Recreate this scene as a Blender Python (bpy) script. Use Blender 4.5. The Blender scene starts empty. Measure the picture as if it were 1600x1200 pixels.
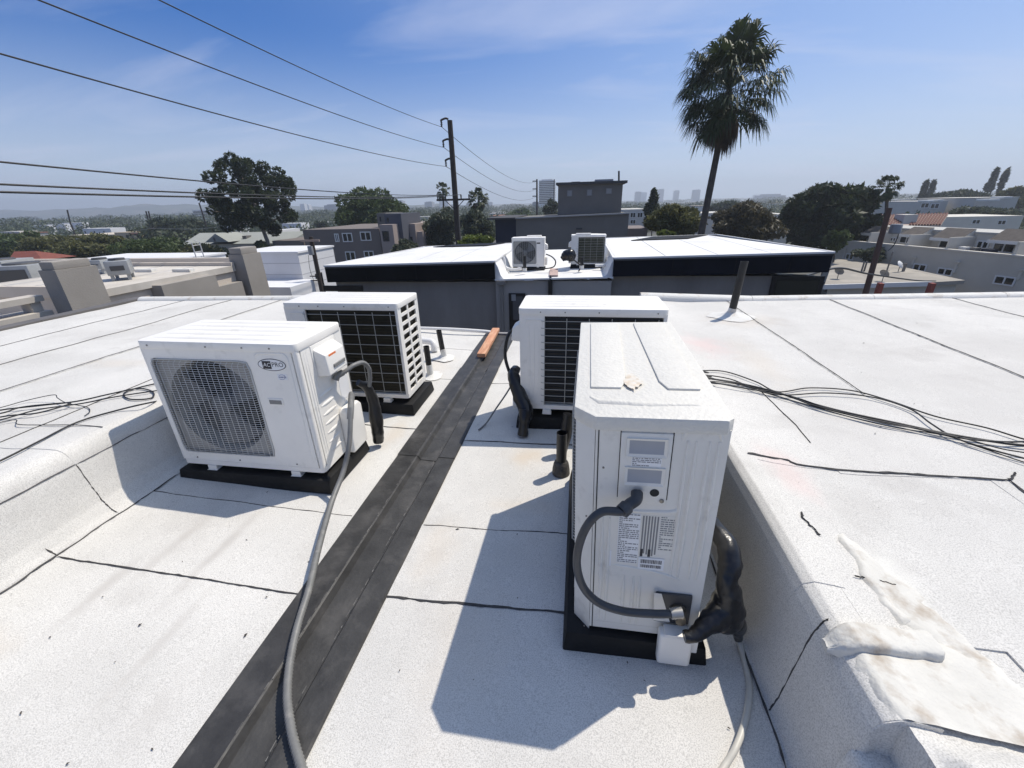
import bpy, bmesh, math, random
import numpy as np
from mathutils import Vector, Matrix

random.seed(7)
RNG = np.random.default_rng(7)
SC = bpy.context.scene
COL = SC.collection

# ------------------------------------------------------------------ camera
# building frame: +Y runs along the roof valley, +X to the right, z = 0 at the valley gutter
CAM_H, FPX = 1.5, 648.0
_p = math.atan((600 - 318.0) / FPX)
_r = math.radians(1.5)
_psi = math.atan((915.0 - 800) / (FPX / math.cos(_p)))
_fw = np.array([0, math.cos(_p), -math.sin(_p)])
_up0 = np.array([0, math.sin(_p), math.cos(_p)])
_rt0 = np.array([1.0, 0, 0])
_rt = _rt0 * math.cos(_r) - _up0 * math.sin(_r)
_up = _up0 * math.cos(_r) + _rt0 * math.sin(_r)
_c, _s = math.cos(_psi), math.sin(_psi)
_Z = np.array([[_c, -_s, 0], [_s, _c, 0], [0, 0, 1]])
CR = np.stack([_Z @ _rt, _Z @ _up, -(_Z @ _fw)], 1)
CC = np.array([0, 0, CAM_H])
cam_data = bpy.data.cameras.new("camera")
cam_data.sensor_fit = 'HORIZONTAL'
cam_data.sensor_width = 36.0
cam_data.lens = FPX / 1600 * 36.0
cam_data.clip_start = 0.05
cam_data.clip_end = 20000
cam = bpy.data.objects.new("camera", cam_data)
COL.objects.link(cam)
M4 = np.eye(4); M4[:3, :3] = CR; M4[:3, 3] = CC
cam.matrix_world = Matrix(M4.tolist())
SC.camera = cam

# surveying helpers: the real place of a point seen in the photograph, once its plane is known
def ray(x, y): return CR @ np.array([x - 800, -(y - 600), -FPX])
def onz(x, y, z): d = ray(x, y); return CC + d * (z - CC[2]) / d[2]
def ony(x, y, Y): d = ray(x, y); return CC + d * Y / d[1]
def onx(x, y, X): d = ray(x, y); return CC + d * X / d[0]
def onpl(x, y, p0, n):
    d = ray(x, y); n = np.array(n, float)
    return CC + d * np.dot(np.array(p0) - CC, n) / np.dot(d, n)

# ------------------------------------------------------------------ world and sun
SUN = Vector((0.42, 0.325, 0.94)).normalized()
world = bpy.data.worlds.new("World"); SC.world = world; world.use_nodes = True
nt = world.node_tree; nt.nodes.clear()
def N(tree, typ, **kw):
    n = tree.nodes.new(typ)
    for k, v in kw.items(): setattr(n, k, v)
    return n
sky = N(nt, 'ShaderNodeTexSky', sky_type='NISHITA', sun_disc=False)
sky.sun_elevation = math.asin(SUN.z); sky.sun_rotation = math.atan2(SUN.x, SUN.y)
sky.altitude = 60; sky.air_density = 1.0; sky.dust_density = 1.2; sky.ozone_density = 3.0
tc = N(nt, 'ShaderNodeTexCoord'); sep = N(nt, 'ShaderNodeSeparateXYZ')
nt.links.new(tc.outputs['Generated'], sep.inputs[0])
zadd = N(nt, 'ShaderNodeMath', operation='ADD'); zadd.inputs[1].default_value = 0.12
nt.links.new(sep.outputs['Z'], zadd.inputs[0])
dx = N(nt, 'ShaderNodeMath', operation='DIVIDE'); dy = N(nt, 'ShaderNodeMath', operation='DIVIDE')
nt.links.new(sep.outputs['X'], dx.inputs[0]); nt.links.new(zadd.outputs[0], dx.inputs[1])
nt.links.new(sep.outputs['Y'], dy.inputs[0]); nt.links.new(zadd.outputs[0], dy.inputs[1])
cmb = N(nt, 'ShaderNodeCombineXYZ')
nt.links.new(dx.outputs[0], cmb.inputs[0]); nt.links.new(dy.outputs[0], cmb.inputs[1])
mp = N(nt, 'ShaderNodeMapping'); mp.inputs['Rotation'].default_value = (0, 0, math.radians(28))
mp.inputs['Scale'].default_value = (0.55, 1.5, 1); mp.inputs['Location'].default_value = (3.1, 0.7, 0)
nt.links.new(cmb.outputs[0], mp.inputs[0])
n1 = N(nt, 'ShaderNodeTexNoise'); n1.inputs['Scale'].default_value = 0.9; n1.inputs['Detail'].default_value = 7
n1.inputs['Roughness'].default_value = 0.55; n1.inputs['Distortion'].default_value = 0.6
nt.links.new(mp.outputs[0], n1.inputs['Vector'])
cr = N(nt, 'ShaderNodeValToRGB')
cr.color_ramp.elements[0].position = 0.49; cr.color_ramp.elements[0].color = (0, 0, 0, 1)
cr.color_ramp.elements[1].position = 0.76; cr.color_ramp.elements[1].color = (0.52, 0.52, 0.52, 1)
nt.links.new(n1.outputs['Fac'], cr.inputs[0])
hs = N(nt, 'ShaderNodeMixRGB', blend_type='MULTIPLY'); hs.inputs[0].default_value = 1.0
hs.inputs[2].default_value = (0.22, 0.70, 1.36, 1)
nt.links.new(sky.outputs[0], hs.inputs[1])
# hazy air glows towards the sun and thickens to the horizon
nrm = N(nt, 'ShaderNodeVectorMath', operation='NORMALIZE'); nt.links.new(tc.outputs['Generated'], nrm.inputs[0])
dot = N(nt, 'ShaderNodeVectorMath', operation='DOT_PRODUCT'); nt.links.new(nrm.outputs[0], dot.inputs[0]); dot.inputs[1].default_value = tuple(SUN)
gl = N(nt, 'ShaderNodeMapRange', interpolation_type='SMOOTHSTEP'); gl.inputs['From Min'].default_value = 0.24; gl.inputs['From Max'].default_value = 1.05; gl.inputs['To Max'].default_value = 0.70
nt.links.new(dot.outputs['Value'], gl.inputs['Value'])
glow = N(nt, 'ShaderNodeMixRGB'); glow.inputs[2].default_value = (7.5, 8.9, 10.9, 1)
nt.links.new(gl.outputs[0], glow.inputs[0]); nt.links.new(hs.outputs[0], glow.inputs[1])
hzn = N(nt, 'ShaderNodeMapRange', interpolation_type='SMOOTHSTEP'); hzn.inputs['From Min'].default_value = 0.30; hzn.inputs['From Max'].default_value = 0.0; hzn.inputs['To Max'].default_value = 0.80
nt.links.new(sep.outputs['Z'], hzn.inputs['Value'])
hzm = N(nt, 'ShaderNodeMixRGB'); hzm.inputs[2].default_value = (7.9, 8.9, 10.5, 1)
nt.links.new(hzn.outputs[0], hzm.inputs[0]); nt.links.new(glow.outputs[0], hzm.inputs[1])
cloud = N(nt, 'ShaderNodeMixRGB'); cloud.inputs[2].default_value = (7.6, 8.2, 10.4, 1)
nt.links.new(cr.outputs[0], cloud.inputs[0]); nt.links.new(hzm.outputs[0], cloud.inputs[1])
bg = N(nt, 'ShaderNodeBackground'); bg.inputs['Strength'].default_value = 0.088
wo = N(nt, 'ShaderNodeOutputWorld')
nt.links.new(cloud.outputs[0], bg.inputs[0]); nt.links.new(bg.outputs[0], wo.inputs[0])

sl = bpy.data.lights.new("sun", 'SUN'); sl.energy = 4.4; sl.angle = math.radians(0.53); sl.color = (1.0, 0.925, 0.81)
so = bpy.data.objects.new("sun", sl); COL.objects.link(so)
so.rotation_euler = SUN.to_track_quat('Z', 'Y').to_euler(); so.location = (20, 15, 45)

vs = SC.view_settings
vs.view_transform = 'Standard'; vs.look = 'None'; vs.gamma = 1.0; vs.use_curve_mapping = False; vs.exposure = 0.0
SC.render.engine = 'CYCLES'
SC.cycles.use_denoising = True
SC.cycles.max_bounces = 7; SC.cycles.diffuse_bounces = 4; SC.cycles.glossy_bounces = 3
SC.cycles.transparent_max_bounces = 8; SC.cycles.volume_bounces = 0
SC.cycles.caustics_reflective = False; SC.cycles.caustics_refractive = False

# ------------------------------------------------------------------ materials
MATS = {}
def mat(name, col, rough=0.6, metal=0.0, var=0.0, vscale=4.0, bump=0.0, bscale=60.0, spec=0.5,
        col2=None, thr=(0.45, 0.65), c2scale=3.0, speck=0.0, speckscale=300.0, coat=0.0, trans=0.0, stretch=None, tint2=None):
    """procedural principled material in world-position space: blotchy variation, optional second colour, specks, bump"""
    if name in MATS: return MATS[name]
    m = bpy.data.materials.new(name); m.use_nodes = True; MATS[name] = m
    t = m.node_tree; b = t.nodes['Principled BSDF']
    b.inputs['Roughness'].default_value = rough; b.inputs['Metallic'].default_value = metal
    b.inputs['Specular IOR Level'].default_value = spec
    if coat: b.inputs['Coat Weight'].default_value = coat
    b.inputs['Base Color'].default_value = (*col, 1)
    g = N(t, 'ShaderNodeNewGeometry'); pos = g.outputs['Position']
    if stretch:
        mpn = N(t, 'ShaderNodeMapping'); mpn.inputs['Scale'].default_value = stretch
        t.links.new(pos, mpn.inputs[0]); pos = mpn.outputs[0]
    cur = None
    def mix(fac, a, bcol, blend='MIX'):
        mx = N(t, 'ShaderNodeMixRGB', blend_type=blend)
        t.links.new(fac, mx.inputs[0])
        if isinstance(a, tuple): mx.inputs[1].default_value = (*a, 1)
        else: t.links.new(a, mx.inputs[1])
        mx.inputs[2].default_value = (*bcol, 1)
        return mx.outputs[0]
    if var:
        nz = N(t, 'ShaderNodeTexNoise'); nz.inputs['Scale'].default_value = vscale; nz.inputs['Detail'].default_value = 6
        nz.inputs['Roughness'].default_value = 0.62
        t.links.new(pos, nz.inputs['Vector'])
        rp = N(t, 'ShaderNodeMapRange'); rp.inputs['From Min'].default_value = 0.3; rp.inputs['From Max'].default_value = 0.7
        t.links.new(nz.outputs['Fac'], rp.inputs['Value'])
        lo = tuple(c * (1 - var) for c in col); hi = tuple(min(c * (1 + var), 0.95) for c in col)
        cur = mix(rp.outputs[0], lo, hi)
    if col2:
        nz = N(t, 'ShaderNodeTexNoise'); nz.inputs['Scale'].default_value = c2scale; nz.inputs['Detail'].default_value = 8
        nz.inputs['Roughness'].default_value = 0.6
        t.links.new(pos, nz.inputs['Vector'])
        rp = N(t, 'ShaderNodeMapRange'); rp.inputs['From Min'].default_value = thr[0]; rp.inputs['From Max'].default_value = thr[1]
        t.links.new(nz.outputs['Fac'], rp.inputs['Value'])
        cur = mix(rp.outputs[0], cur or col, col2)
    if speck:
        nz = N(t, 'ShaderNodeTexNoise'); nz.inputs['Scale'].default_value = speckscale; nz.inputs['Detail'].default_value = 2
        t.links.new(g.outputs['Position'], nz.inputs['Vector'])
        rp = N(t, 'ShaderNodeMapRange'); rp.inputs['From Min'].default_value = 0.42; rp.inputs['From Max'].default_value = 0.70
        rp.inputs['To Max'].default_value = speck
        t.links.new(nz.outputs['Fac'], rp.inputs['Value'])
        cur = mix(rp.outputs[0], cur or col, tuple(c * 0.45 for c in col))
    if cur: t.links.new(cur, b.inputs['Base Color'])
    if bump:
        nz = N(t, 'ShaderNodeTexNoise'); nz.inputs['Scale'].default_value = bscale; nz.inputs['Detail'].default_value = 4
        t.links.new(pos, nz.inputs['Vector'])
        bp = N(t, 'ShaderNodeBump'); bp.inputs['Strength'].default_value = bump; bp.inputs['Distance'].default_value = 1.0 / bscale
        t.links.new(nz.outputs['Fac'], bp.inputs['Height']); t.links.new(bp.outputs[0], b.inputs['Normal'])
    if trans:
        tr = N(t, 'ShaderNodeBsdfTranslucent'); ms = N(t, 'ShaderNodeMixShader'); ms.inputs[0].default_value = trans
        if cur: t.links.new(cur, tr.inputs[0])
        else: tr.inputs[0].default_value = (*col, 1)
        out = t.nodes['Material Output']
        t.links.new(b.outputs[0], ms.inputs[1]); t.links.new(tr.outputs[0], ms.inputs[2]); t.links.new(ms.outputs[0], out.inputs[0])
    return m

# ------------------------------------------------------------------ mesh building
class MB:
    def __init__(s): s.v = []; s.f = []; s.m = []
    def add(s, verts, faces, mi=0):
        o = len(s.v); s.v += [tuple(map(float, p)) for p in verts]
        s.f += [tuple(i + o for i in f) for f in faces]; s.m += [mi] * len(faces); return s
    def box(s, x0, x1, y0, y1, z0, z1, mi=0):
        return s.add([(x0,y0,z0),(x1,y0,z0),(x1,y1,z0),(x0,y1,z0),(x0,y0,z1),(x1,y0,z1),(x1,y1,z1),(x0,y1,z1)],
                     [(0,3,2,1),(4,5,6,7),(0,1,5,4),(1,2,6,5),(2,3,7,6),(3,0,4,7)], mi)
    def obox(s, c, size, rot=None, mi=0):
        hx, hy, hz = [d / 2 for d in size]; R = rot or Matrix.Identity(3); c = Vector(c)
        vs_ = [c + R @ Vector(q) for q in [(-hx,-hy,-hz),(hx,-hy,-hz),(hx,hy,-hz),(-hx,hy,-hz),(-hx,-hy,hz),(hx,-hy,hz),(hx,hy,hz),(-hx,hy,hz)]]
        return s.add(vs_, [(0,3,2,1),(4,5,6,7),(0,1,5,4),(1,2,6,5),(2,3,7,6),(3,0,4,7)], mi)
    def bar(s, a, b, w, h, mi=0):
        a, b = Vector(a), Vector(b); d = b - a; L = d.length
        if L < 1e-6: return s
        R = d.to_track_quat('X', 'Z').to_matrix()
        return s.obox((a + b) / 2, (L, w, h), R, mi)
    def quad(s, a, b, c, d, mi=0): return s.add([a, b, c, d], [(0, 1, 2, 3)], mi)
    def prism(s, poly, z0, z1, mi=0):
        """poly: list of (x,y) counter-clockwise; z0/z1 numbers or functions of (x,y)"""
        n = len(poly); f0 = z0 if callable(z0) else (lambda x, y: z0); f1 = z1 if callable(z1) else (lambda x, y: z1)
        vs_ = [(x, y, f0(x, y)) for x, y in poly] + [(x, y, f1(x, y)) for x, y in poly]
        fs = [tuple(range(n))[::-1], tuple(range(n, 2 * n))] + [(i, (i + 1) % n, n + (i + 1) % n, n + i) for i in range(n)]
        return s.add(vs_, fs, mi)
    def extr(s, prof, axis, a0, a1, mi=0, closed=True):
        """prof: 2D profile in the plane across axis ('x': (y,z); 'y': (x,z)); extruded from a0 to a1"""
        n = len(prof)
        def P(u, w, a): return (a, u, w) if axis == 'x' else (u, a, w)
        vs_ = [P(u, w, a0) for u, w in prof] + [P(u, w, a1) for u, w in prof]
        k = n if closed else n - 1
        fs = [(i, (i + 1) % n, n + (i + 1) % n, n + i) for i in range(k)]
        if closed: fs += [tuple(range(n))[::-1], tuple(range(n, 2 * n))]
        return s.add(vs_, fs, mi)
    def tube(s, pts, r, n=8, cap=True, mi=0, prof=None):
        pts = [Vector(p) for p in pts]; m = len(pts)
        rs = r if hasattr(r, '__len__') else [r] * m
        T = []
        for i in range(m):
            d = (pts[min(i + 1, m - 1)] - pts[max(i - 1, 0)])
            T.append(d.normalized() if d.length > 1e-9 else Vector((0, 0, 1)))
        u = T[0].orthogonal().normalized(); vs_ = []
        for i in range(m):
            if i:
                q = T[i - 1].rotation_difference(T[i]); u = (q @ u)
            u = (u - T[i] * u.dot(T[i])).normalized(); w = T[i].cross(u)
            for k in range(n):
                a = 2 * math.pi * k / n; rr = rs[i] * (prof(i, k) if prof else 1)
                vs_.append(pts[i] + (u * math.cos(a) + w * math.sin(a)) * rr)
        fs = [(i * n + k, i * n + (k + 1) % n, (i + 1) * n + (k + 1) % n, (i + 1) * n + k) for i in range(m - 1) for k in range(n)]
        if cap: fs += [tuple(range(n))[::-1], tuple(range((m - 1) * n, m * n))]
        return s.add(vs_, fs, mi)
    def lathe(s, prof, n=24, c=(0, 0, 0), axis='z', mi=0):
        vs_ = []; m = len(prof); c = Vector(c)
        for r, h in prof:
            for k in range(n):
                a = 2 * math.pi * k / n; x, y = r * math.cos(a), r * math.sin(a)
                p = {'z': (x, y, h), 'y': (x, h, y), 'x': (h, x, y)}[axis]; vs_.append(c + Vector(p))
        fs = [(i * n + k, i * n + (k + 1) % n, (i + 1) * n + (k + 1) % n, (i + 1) * n + k) for i in range(m - 1) for k in range(n)]
        return s.add(vs_, fs, mi)
    def grid(s, xs, ys, zf, mi=0):
        nx, ny = len(xs), len(ys)
        vs_ = [(x, y, zf(x, y)) for y in ys for x in xs]
        fs = [(j * nx + i, j * nx + i + 1, (j + 1) * nx + i + 1, (j + 1) * nx + i) for j in range(ny - 1) for i in range(nx - 1)]
        return s.add(vs_, fs, mi)
    def xf(s, Mx):
        s.v = [tuple(Mx @ Vector(p)) for p in s.v]; return s
    def build(s, name, mats, parent=None, smooth=None, bevel=0.0, seg=2, world=False, label=None):
        me = bpy.data.meshes.new(name)
        off = Vector(parent.location) if (world and parent) else Vector((0, 0, 0))
        vv = [tuple(Vector(p) - off) for p in s.v] if world and parent else s.v
        me.from_pydata(vv, [], s.f)
        mats = mats if isinstance(mats, (list, tuple)) else [mats]
        for m in mats: me.materials.append(m)
        if len(mats) > 1: me.polygons.foreach_set('material_index', s.m)
        bm = bmesh.new(); bm.from_mesh(me)
        if bevel:
            es = [e for e in bm.edges if len(e.link_faces) == 2 and e.calc_face_angle(0) > 0.5]
            bmesh.ops.bevel(bm, geom=es, offset=bevel, segments=seg, profile=0.6, affect='EDGES', clamp_overlap=True)
        bmesh.ops.recalc_face_normals(bm, faces=bm.faces)
        bm.to_mesh(me); bm.free()
        if smooth is not None or bevel:
            me.polygons.foreach_set('use_smooth', [True] * len(me.polygons))
            me.set_sharp_from_angle(angle=math.radians(smooth if smooth else 40))
        me.update()
        o = bpy.data.objects.new(name, me); COL.objects.link(o)
        if parent: o.parent = parent
        if label: o['label'] = label
        return o

def thing(name, label, cat, loc=(0, 0, 0), rotz=0.0, group=None, kind=None):
    o = bpy.data.objects.new(name, None); COL.objects.link(o); o.empty_display_size = 0.1
    o.location = loc; o.rotation_euler = (0, 0, rotz)
    o['label'] = label; o['category'] = cat
    if group: o['group'] = group
    if kind: o['kind'] = kind
    return o
def tag(o, label, cat, group=None, kind=None):
    o['label'] = label; o['category'] = cat
    if group: o['group'] = group
    if kind: o['kind'] = kind
    return o
def struct(o, label=None, cat=None):
    o['kind'] = 'structure'
    if label: o['label'] = label
    if cat: o['category'] = cat
    return o
def smooth_path(pts, k=6):
    """Catmull-Rom resampling"""
    P = [np.array(p, float) for p in pts]; P = [2 * P[0] - P[1]] + P + [2 * P[-1] - P[-2]]; out = []
    for i in range(1, len(P) - 2):
        for j in range(k):
            t = j / k; a, b, c, d = P[i - 1], P[i], P[i + 1], P[i + 2]
            out.append(0.5 * ((2 * b) + (-a + c) * t + (2 * a - 5 * b + 4 * c - d) * t * t + (-a + 3 * b - 3 * c + d) * t ** 3))
    out.append(P[-2]); return out
def lerp(a, b, t): return a + (b - a) * t
def text_mesh(txt, size, shear=0.0, bold=0.0):
    """built-in font outline as verts/faces in the xy plane, centred"""
    cu = bpy.data.curves.new('lettering', 'FONT'); cu.body = txt; cu.size = size; cu.align_x = 'CENTER'; cu.align_y = 'CENTER'
    cu.shear = shear; cu.offset = bold; cu.resolution_u = 3
    ob = bpy.data.objects.new('lettering', cu); COL.objects.link(ob)
    dg = bpy.context.evaluated_depsgraph_get(); dg.update()
    me = bpy.data.meshes.new_from_object(ob.evaluated_get(dg))
    v = [tuple(p.co) for p in me.vertices]; f = [tuple(p.vertices) for p in me.polygons]
    bpy.data.objects.remove(ob); bpy.data.meshes.remove(me); bpy.data.curves.remove(cu)
    return v, f

WHITE_ROOF = mat('white_granule_roof', (0.66, 0.645, 0.61), 0.85, var=0.10, vscale=1.6, bump=0.35, bscale=260, spec=0.2,
                 col2=(0.52, 0.50, 0.47), thr=(0.54, 0.80), c2scale=2.3, speck=0.62, speckscale=280)
def stain(m, spots):
    """spills with a place of their own on the roof coating, plus grey painting in dimmer light: soft tinted blots at world positions"""
    t = m.node_tree; b = t.nodes['Principled BSDF']; cur = b.inputs['Base Color'].links[0].from_socket
    g = N(t, 'ShaderNodeNewGeometry'); nz = N(t, 'ShaderNodeTexNoise'); nz.inputs['Scale'].default_value = 9; nz.inputs['Detail'].default_value = 6
    t.links.new(g.outputs['Position'], nz.inputs['Vector'])
    for (p, sx, sy, col, k) in spots:
        mpn = N(t, 'ShaderNodeMapping'); mpn.vector_type = 'TEXTURE'; mpn.inputs['Location'].default_value = p; mpn.inputs['Scale'].default_value = (sx, sy, 1.0)
        t.links.new(g.outputs['Position'], mpn.inputs[0]); ln = N(t, 'ShaderNodeVectorMath', operation='LENGTH'); t.links.new(mpn.outputs[0], ln.inputs[0])
        ad = N(t, 'ShaderNodeMath', operation='ADD'); t.links.new(ln.outputs['Value'], ad.inputs[0]); t.links.new(nz.outputs['Fac'], ad.inputs[1])
        mr = N(t, 'ShaderNodeMapRange', interpolation_type='SMOOTHSTEP'); mr.inputs['From Min'].default_value = 1.45; mr.inputs['From Max'].default_value = 0.45; mr.inputs['To Max'].default_value = k
        t.links.new(ad.outputs[0], mr.inputs['Value']); mx = N(t, 'ShaderNodeMixRGB'); t.links.new(mr.outputs[0], mx.inputs[0]); t.links.new(cur, mx.inputs[1]); mx.inputs[2].default_value = (*col, 1); cur = mx.outputs[0]
    t.links.new(cur, b.inputs['Base Color'])
PINKS = (.66, .50, .47); BRNS = (.58, .50, .40); GRYS = (.50, .48, .45)
stain(WHITE_ROOF, [((1.02, 3.35, .41), .30, .40, PINKS, .55), ((.90, 1.62, .41), .14, .30, PINKS, .5), ((-.28, 2.22, .02), .22, .18, BRNS, .7), ((-1.40, 3.75, .02), .30, .5, BRNS, .35), ((-.62, 1.42, .02), .14, .35, BRNS, .35),
    ((-1.25, 2.45, .02), .12, .30, BRNS, .5), ((-1.86, 1.30, .03), .05, .32, GRYS, 1.0), ((-1.63, 1.25, .03), .045, .45, GRYS, 1.0), ((-1.95, .95, .03), .05, .32, GRYS, .9), ((-1.5, .8, .02), .04, .4, GRYS, .7), ((2.6, 2.8, .44), 1.7, 1.5, GRYS, .35), ((1.4, 1.9, .42), .5, .7, GRYS, .3), ((-.35, .95, .02), .25, .5, BRNS, .22), ((-2.2, .7, .03), .3, .12, BRNS, .35), ((-1.3, .6, .0), .1, .3, GRYS, .3), ((.2, .62, .03), .35, .06, GRYS, .35), ((-.25, 1.75, .02), .3, .1, BRNS, .3), ((-4.8, 3.4, .38), .9, .3, GRYS, .3), ((-3.2, 1.6, .4), .25, .5, GRYS, .3), ((2.6, 1.5, .43), .5, .8, BRNS, .22), ((1.3, 3.0, .41), .2, .9, BRNS, .3), ((4.2, 2.6, .48), 1.0, .5, GRYS, .3), ((-.45, .72, .02), .05, .35, GRYS, .2), ((-3.6, 2.6, .4), .6, .15, BRNS, .3), ((1.55, 4.15, .42), .5, .4, BRNS, .35), ((2.2, 2.2, .43), .9, .25, GRYS, .22), ((3.0, 3.4, .45), 1.2, .4, GRYS, .25), ((1.5, 1.1, .42), .3, .5, GRYS, .2), ((.99, 1.02, .41), .10, .30, (.70, .69, .64), .9)])  # wide grey blot at right: mottling plus painted-in dimmer facing of that roof
SMOOTH_WHITE = mat('white_roof_coating', (0.66, 0.65, 0.615), 0.6, var=0.06, vscale=6, bump=0.22, bscale=70, spec=0.35,
                   col2=(0.42, 0.35, 0.27), thr=(0.55, 0.76), c2scale=9)
SEAM = mat('bitumen_seam', (0.055, 0.052, 0.05), 0.8, var=0.4, vscale=30)
GUTTER = mat('black_gutter', (0.040, 0.039, 0.038), 0.52, var=0.35, vscale=9, bump=0.12, bscale=60, spec=0.45,
             col2=(0.10, 0.095, 0.09), thr=(0.52, 0.80), c2scale=6, speck=0.0)
UNITW = mat('unit_white_paint', (0.84, 0.815, 0.76), 0.42, var=0.04, vscale=5, spec=0.45, col2=(0.60, 0.58, 0.53), thr=(0.58, 0.85), c2scale=9)
UNITD = mat('unit_grey_paint', (0.75, 0.725, 0.665), 0.42, var=0.04, vscale=6, spec=0.45, col2=(0.50, 0.48, 0.43), thr=(0.58, 0.85), c2scale=12)
LIDW = mat('lid_weathered_paint', (0.66, 0.64, 0.585), 0.5, var=0.05, vscale=20, spec=0.4, col2=(0.66, 0.64, 0.585), thr=(0.47, 0.56), c2scale=70, bump=0.25, bscale=70)
SCREW = mat('screw_metal', (0.25, 0.24, 0.22), 0.4, metal=0.8)
SHROUD = mat('shroud_shade_grey', (0.34, 0.325, 0.295), 0.5, var=0.06, vscale=6)  # white shroud coloured darker to paint in the shade behind the guard wires
DARKGAP = mat('dark_gap', (0.02, 0.02, 0.02), 0.8)
COIL = mat('coil_fins', (0.026, 0.023, 0.014), 0.55, metal=0.0, var=0.4, vscale=10, spec=0.3)
COILB = mat('coil_fins_bluish', (0.018, 0.024, 0.030), 0.5, var=0.4, vscale=10, spec=0.3)
COILF = mat('coil_fins_olive', (0.075, 0.075, 0.05), 0.6, var=0.3, vscale=12, spec=0.3)
WIRE = mat('guard_wire', (0.38, 0.38, 0.36), 0.45, spec=0.5)
WIREW = mat('white_guard_wire', (0.55, 0.55, 0.53), 0.45, spec=0.5)
FANG = mat('fan_plastic', (0.10, 0.10, 0.095), 0.5, var=0.15)
PADM = mat('black_pad', (0.012, 0.012, 0.012), 0.62, spec=0.25, var=0.3, vscale=12, bump=0.1, bscale=80, col2=(0.05, 0.045, 0.04), thr=(0.62, 0.88), c2scale=8)
CONDUIT = mat('grey_conduit', (0.17, 0.17, 0.165), 0.48, var=0.15, vscale=20, col2=(0.28, 0.27, 0.25), thr=(0.55, 0.8), c2scale=25)
CONDUITD = mat('dark_conduit', (0.045, 0.048, 0.054), 0.42, var=0.15, vscale=20)
TAPE = mat('black_vinyl_tape', (0.009, 0.009, 0.010), 0.30, var=0.3, vscale=30, bump=0.12, bscale=20, spec=0.5)
RUBBER = mat('black_cable', (0.015, 0.015, 0.016), 0.5, var=0.3, vscale=12)
ABS = mat('black_abs_pipe', (0.010, 0.010, 0.010), 0.45, var=0.3, vscale=25)
STICK = mat('sticker_white', (0.80, 0.80, 0.80), 0.5)
INK = mat('printed_ink', (0.03, 0.03, 0.035), 0.6)
INKG = mat('printed_grey_ink', (0.22, 0.22, 0.22), 0.6)
INKB = mat('printed_blue_ink', (0.06, 0.08, 0.25), 0.6)
INKR = mat('printed_orange_ink', (0.75, 0.20, 0.06), 0.6)
# ------------------------------------------------------------------ ground
GZ = -6.6
GROUND = mat('ground_asphalt', (0.09, 0.088, 0.082), 0.9, var=0.3, vscale=0.15, col2=(0.10, 0.11, 0.06), thr=(0.45, 0.6), c2scale=0.03)
b = MB(); n = 40; R0 = 9000.0
ring = [(R0 * math.cos(2 * math.pi * k / n), R0 * math.sin(2 * math.pi * k / n), GZ) for k in range(n)]
b.add(ring, [tuple(range(n))])
struct(b.build('ground', GROUND))

# ------------------------------------------------------------------ the roof underfoot
home = thing('flat_roof_building', 'white-coated flat roof with a black valley gutter, underfoot and carrying four condensers', 'building', (0, 0, GZ))
def hsh(x, y): return math.sin(x * 12.9898 + y * 78.233) * 43758.5453 % 1.0
def vn(x, y):
    xi, yi = math.floor(x), math.floor(y); fx, fy = x - xi, y - yi
    fx = fx * fx * (3 - 2 * fx); fy = fy * fy * (3 - 2 * fy)
    return lerp(lerp(hsh(xi, yi), hsh(xi + 1, yi), fx), lerp(hsh(xi, yi + 1), hsh(xi + 1, yi + 1), fx), fy) - 0.5
PROF = [(-6.12, .36), (-4.5, .385), (-3.2, .402), (-2.85, .412), (-2.65, .423), (-2.56, .428), (-2.51, .425), (-2.48, .412), (-2.458, .382), (-2.440, .32), (-2.420, .22), (-2.395, .13),
        (-2.36, .078), (-2.32, .052), (-2.2, .045), (-1.12, 0.0), (-.74, 0.0), (.52, .05), (.60, .056), (.626, .072), (.640, .13), (.652, .25),
        (.664, .36), (.674, .415), (.690, .448), (.718, .463), (.77, .458), (.86, .438), (1.0, .419), (1.2, .412), (9.2, .60)]
PX_ = np.array([p[0] for p in PROF]); PZ_ = np.array([p[1] for p in PROF])
def roofz(x, y):
    z = float(np.interp(x, PX_, PZ_))
    z += 0.010 * vn(x * 1.3 + 9, y * 1.1) + 0.006 * vn(x * 3.1, y * 3.7 + 5) + 0.0025 * vn(x * 11, y * 9)
    return z
YB, YF = -2.6, 4.95
def xsamples(x0, x1, step):
    xs = set(np.linspace(x0, x1, max(2, int((x1 - x0) / step) + 1)).round(4).tolist())
    xs |= {p for p in PX_.tolist() if x0 < p < x1}
    return sorted(xs)
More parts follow.
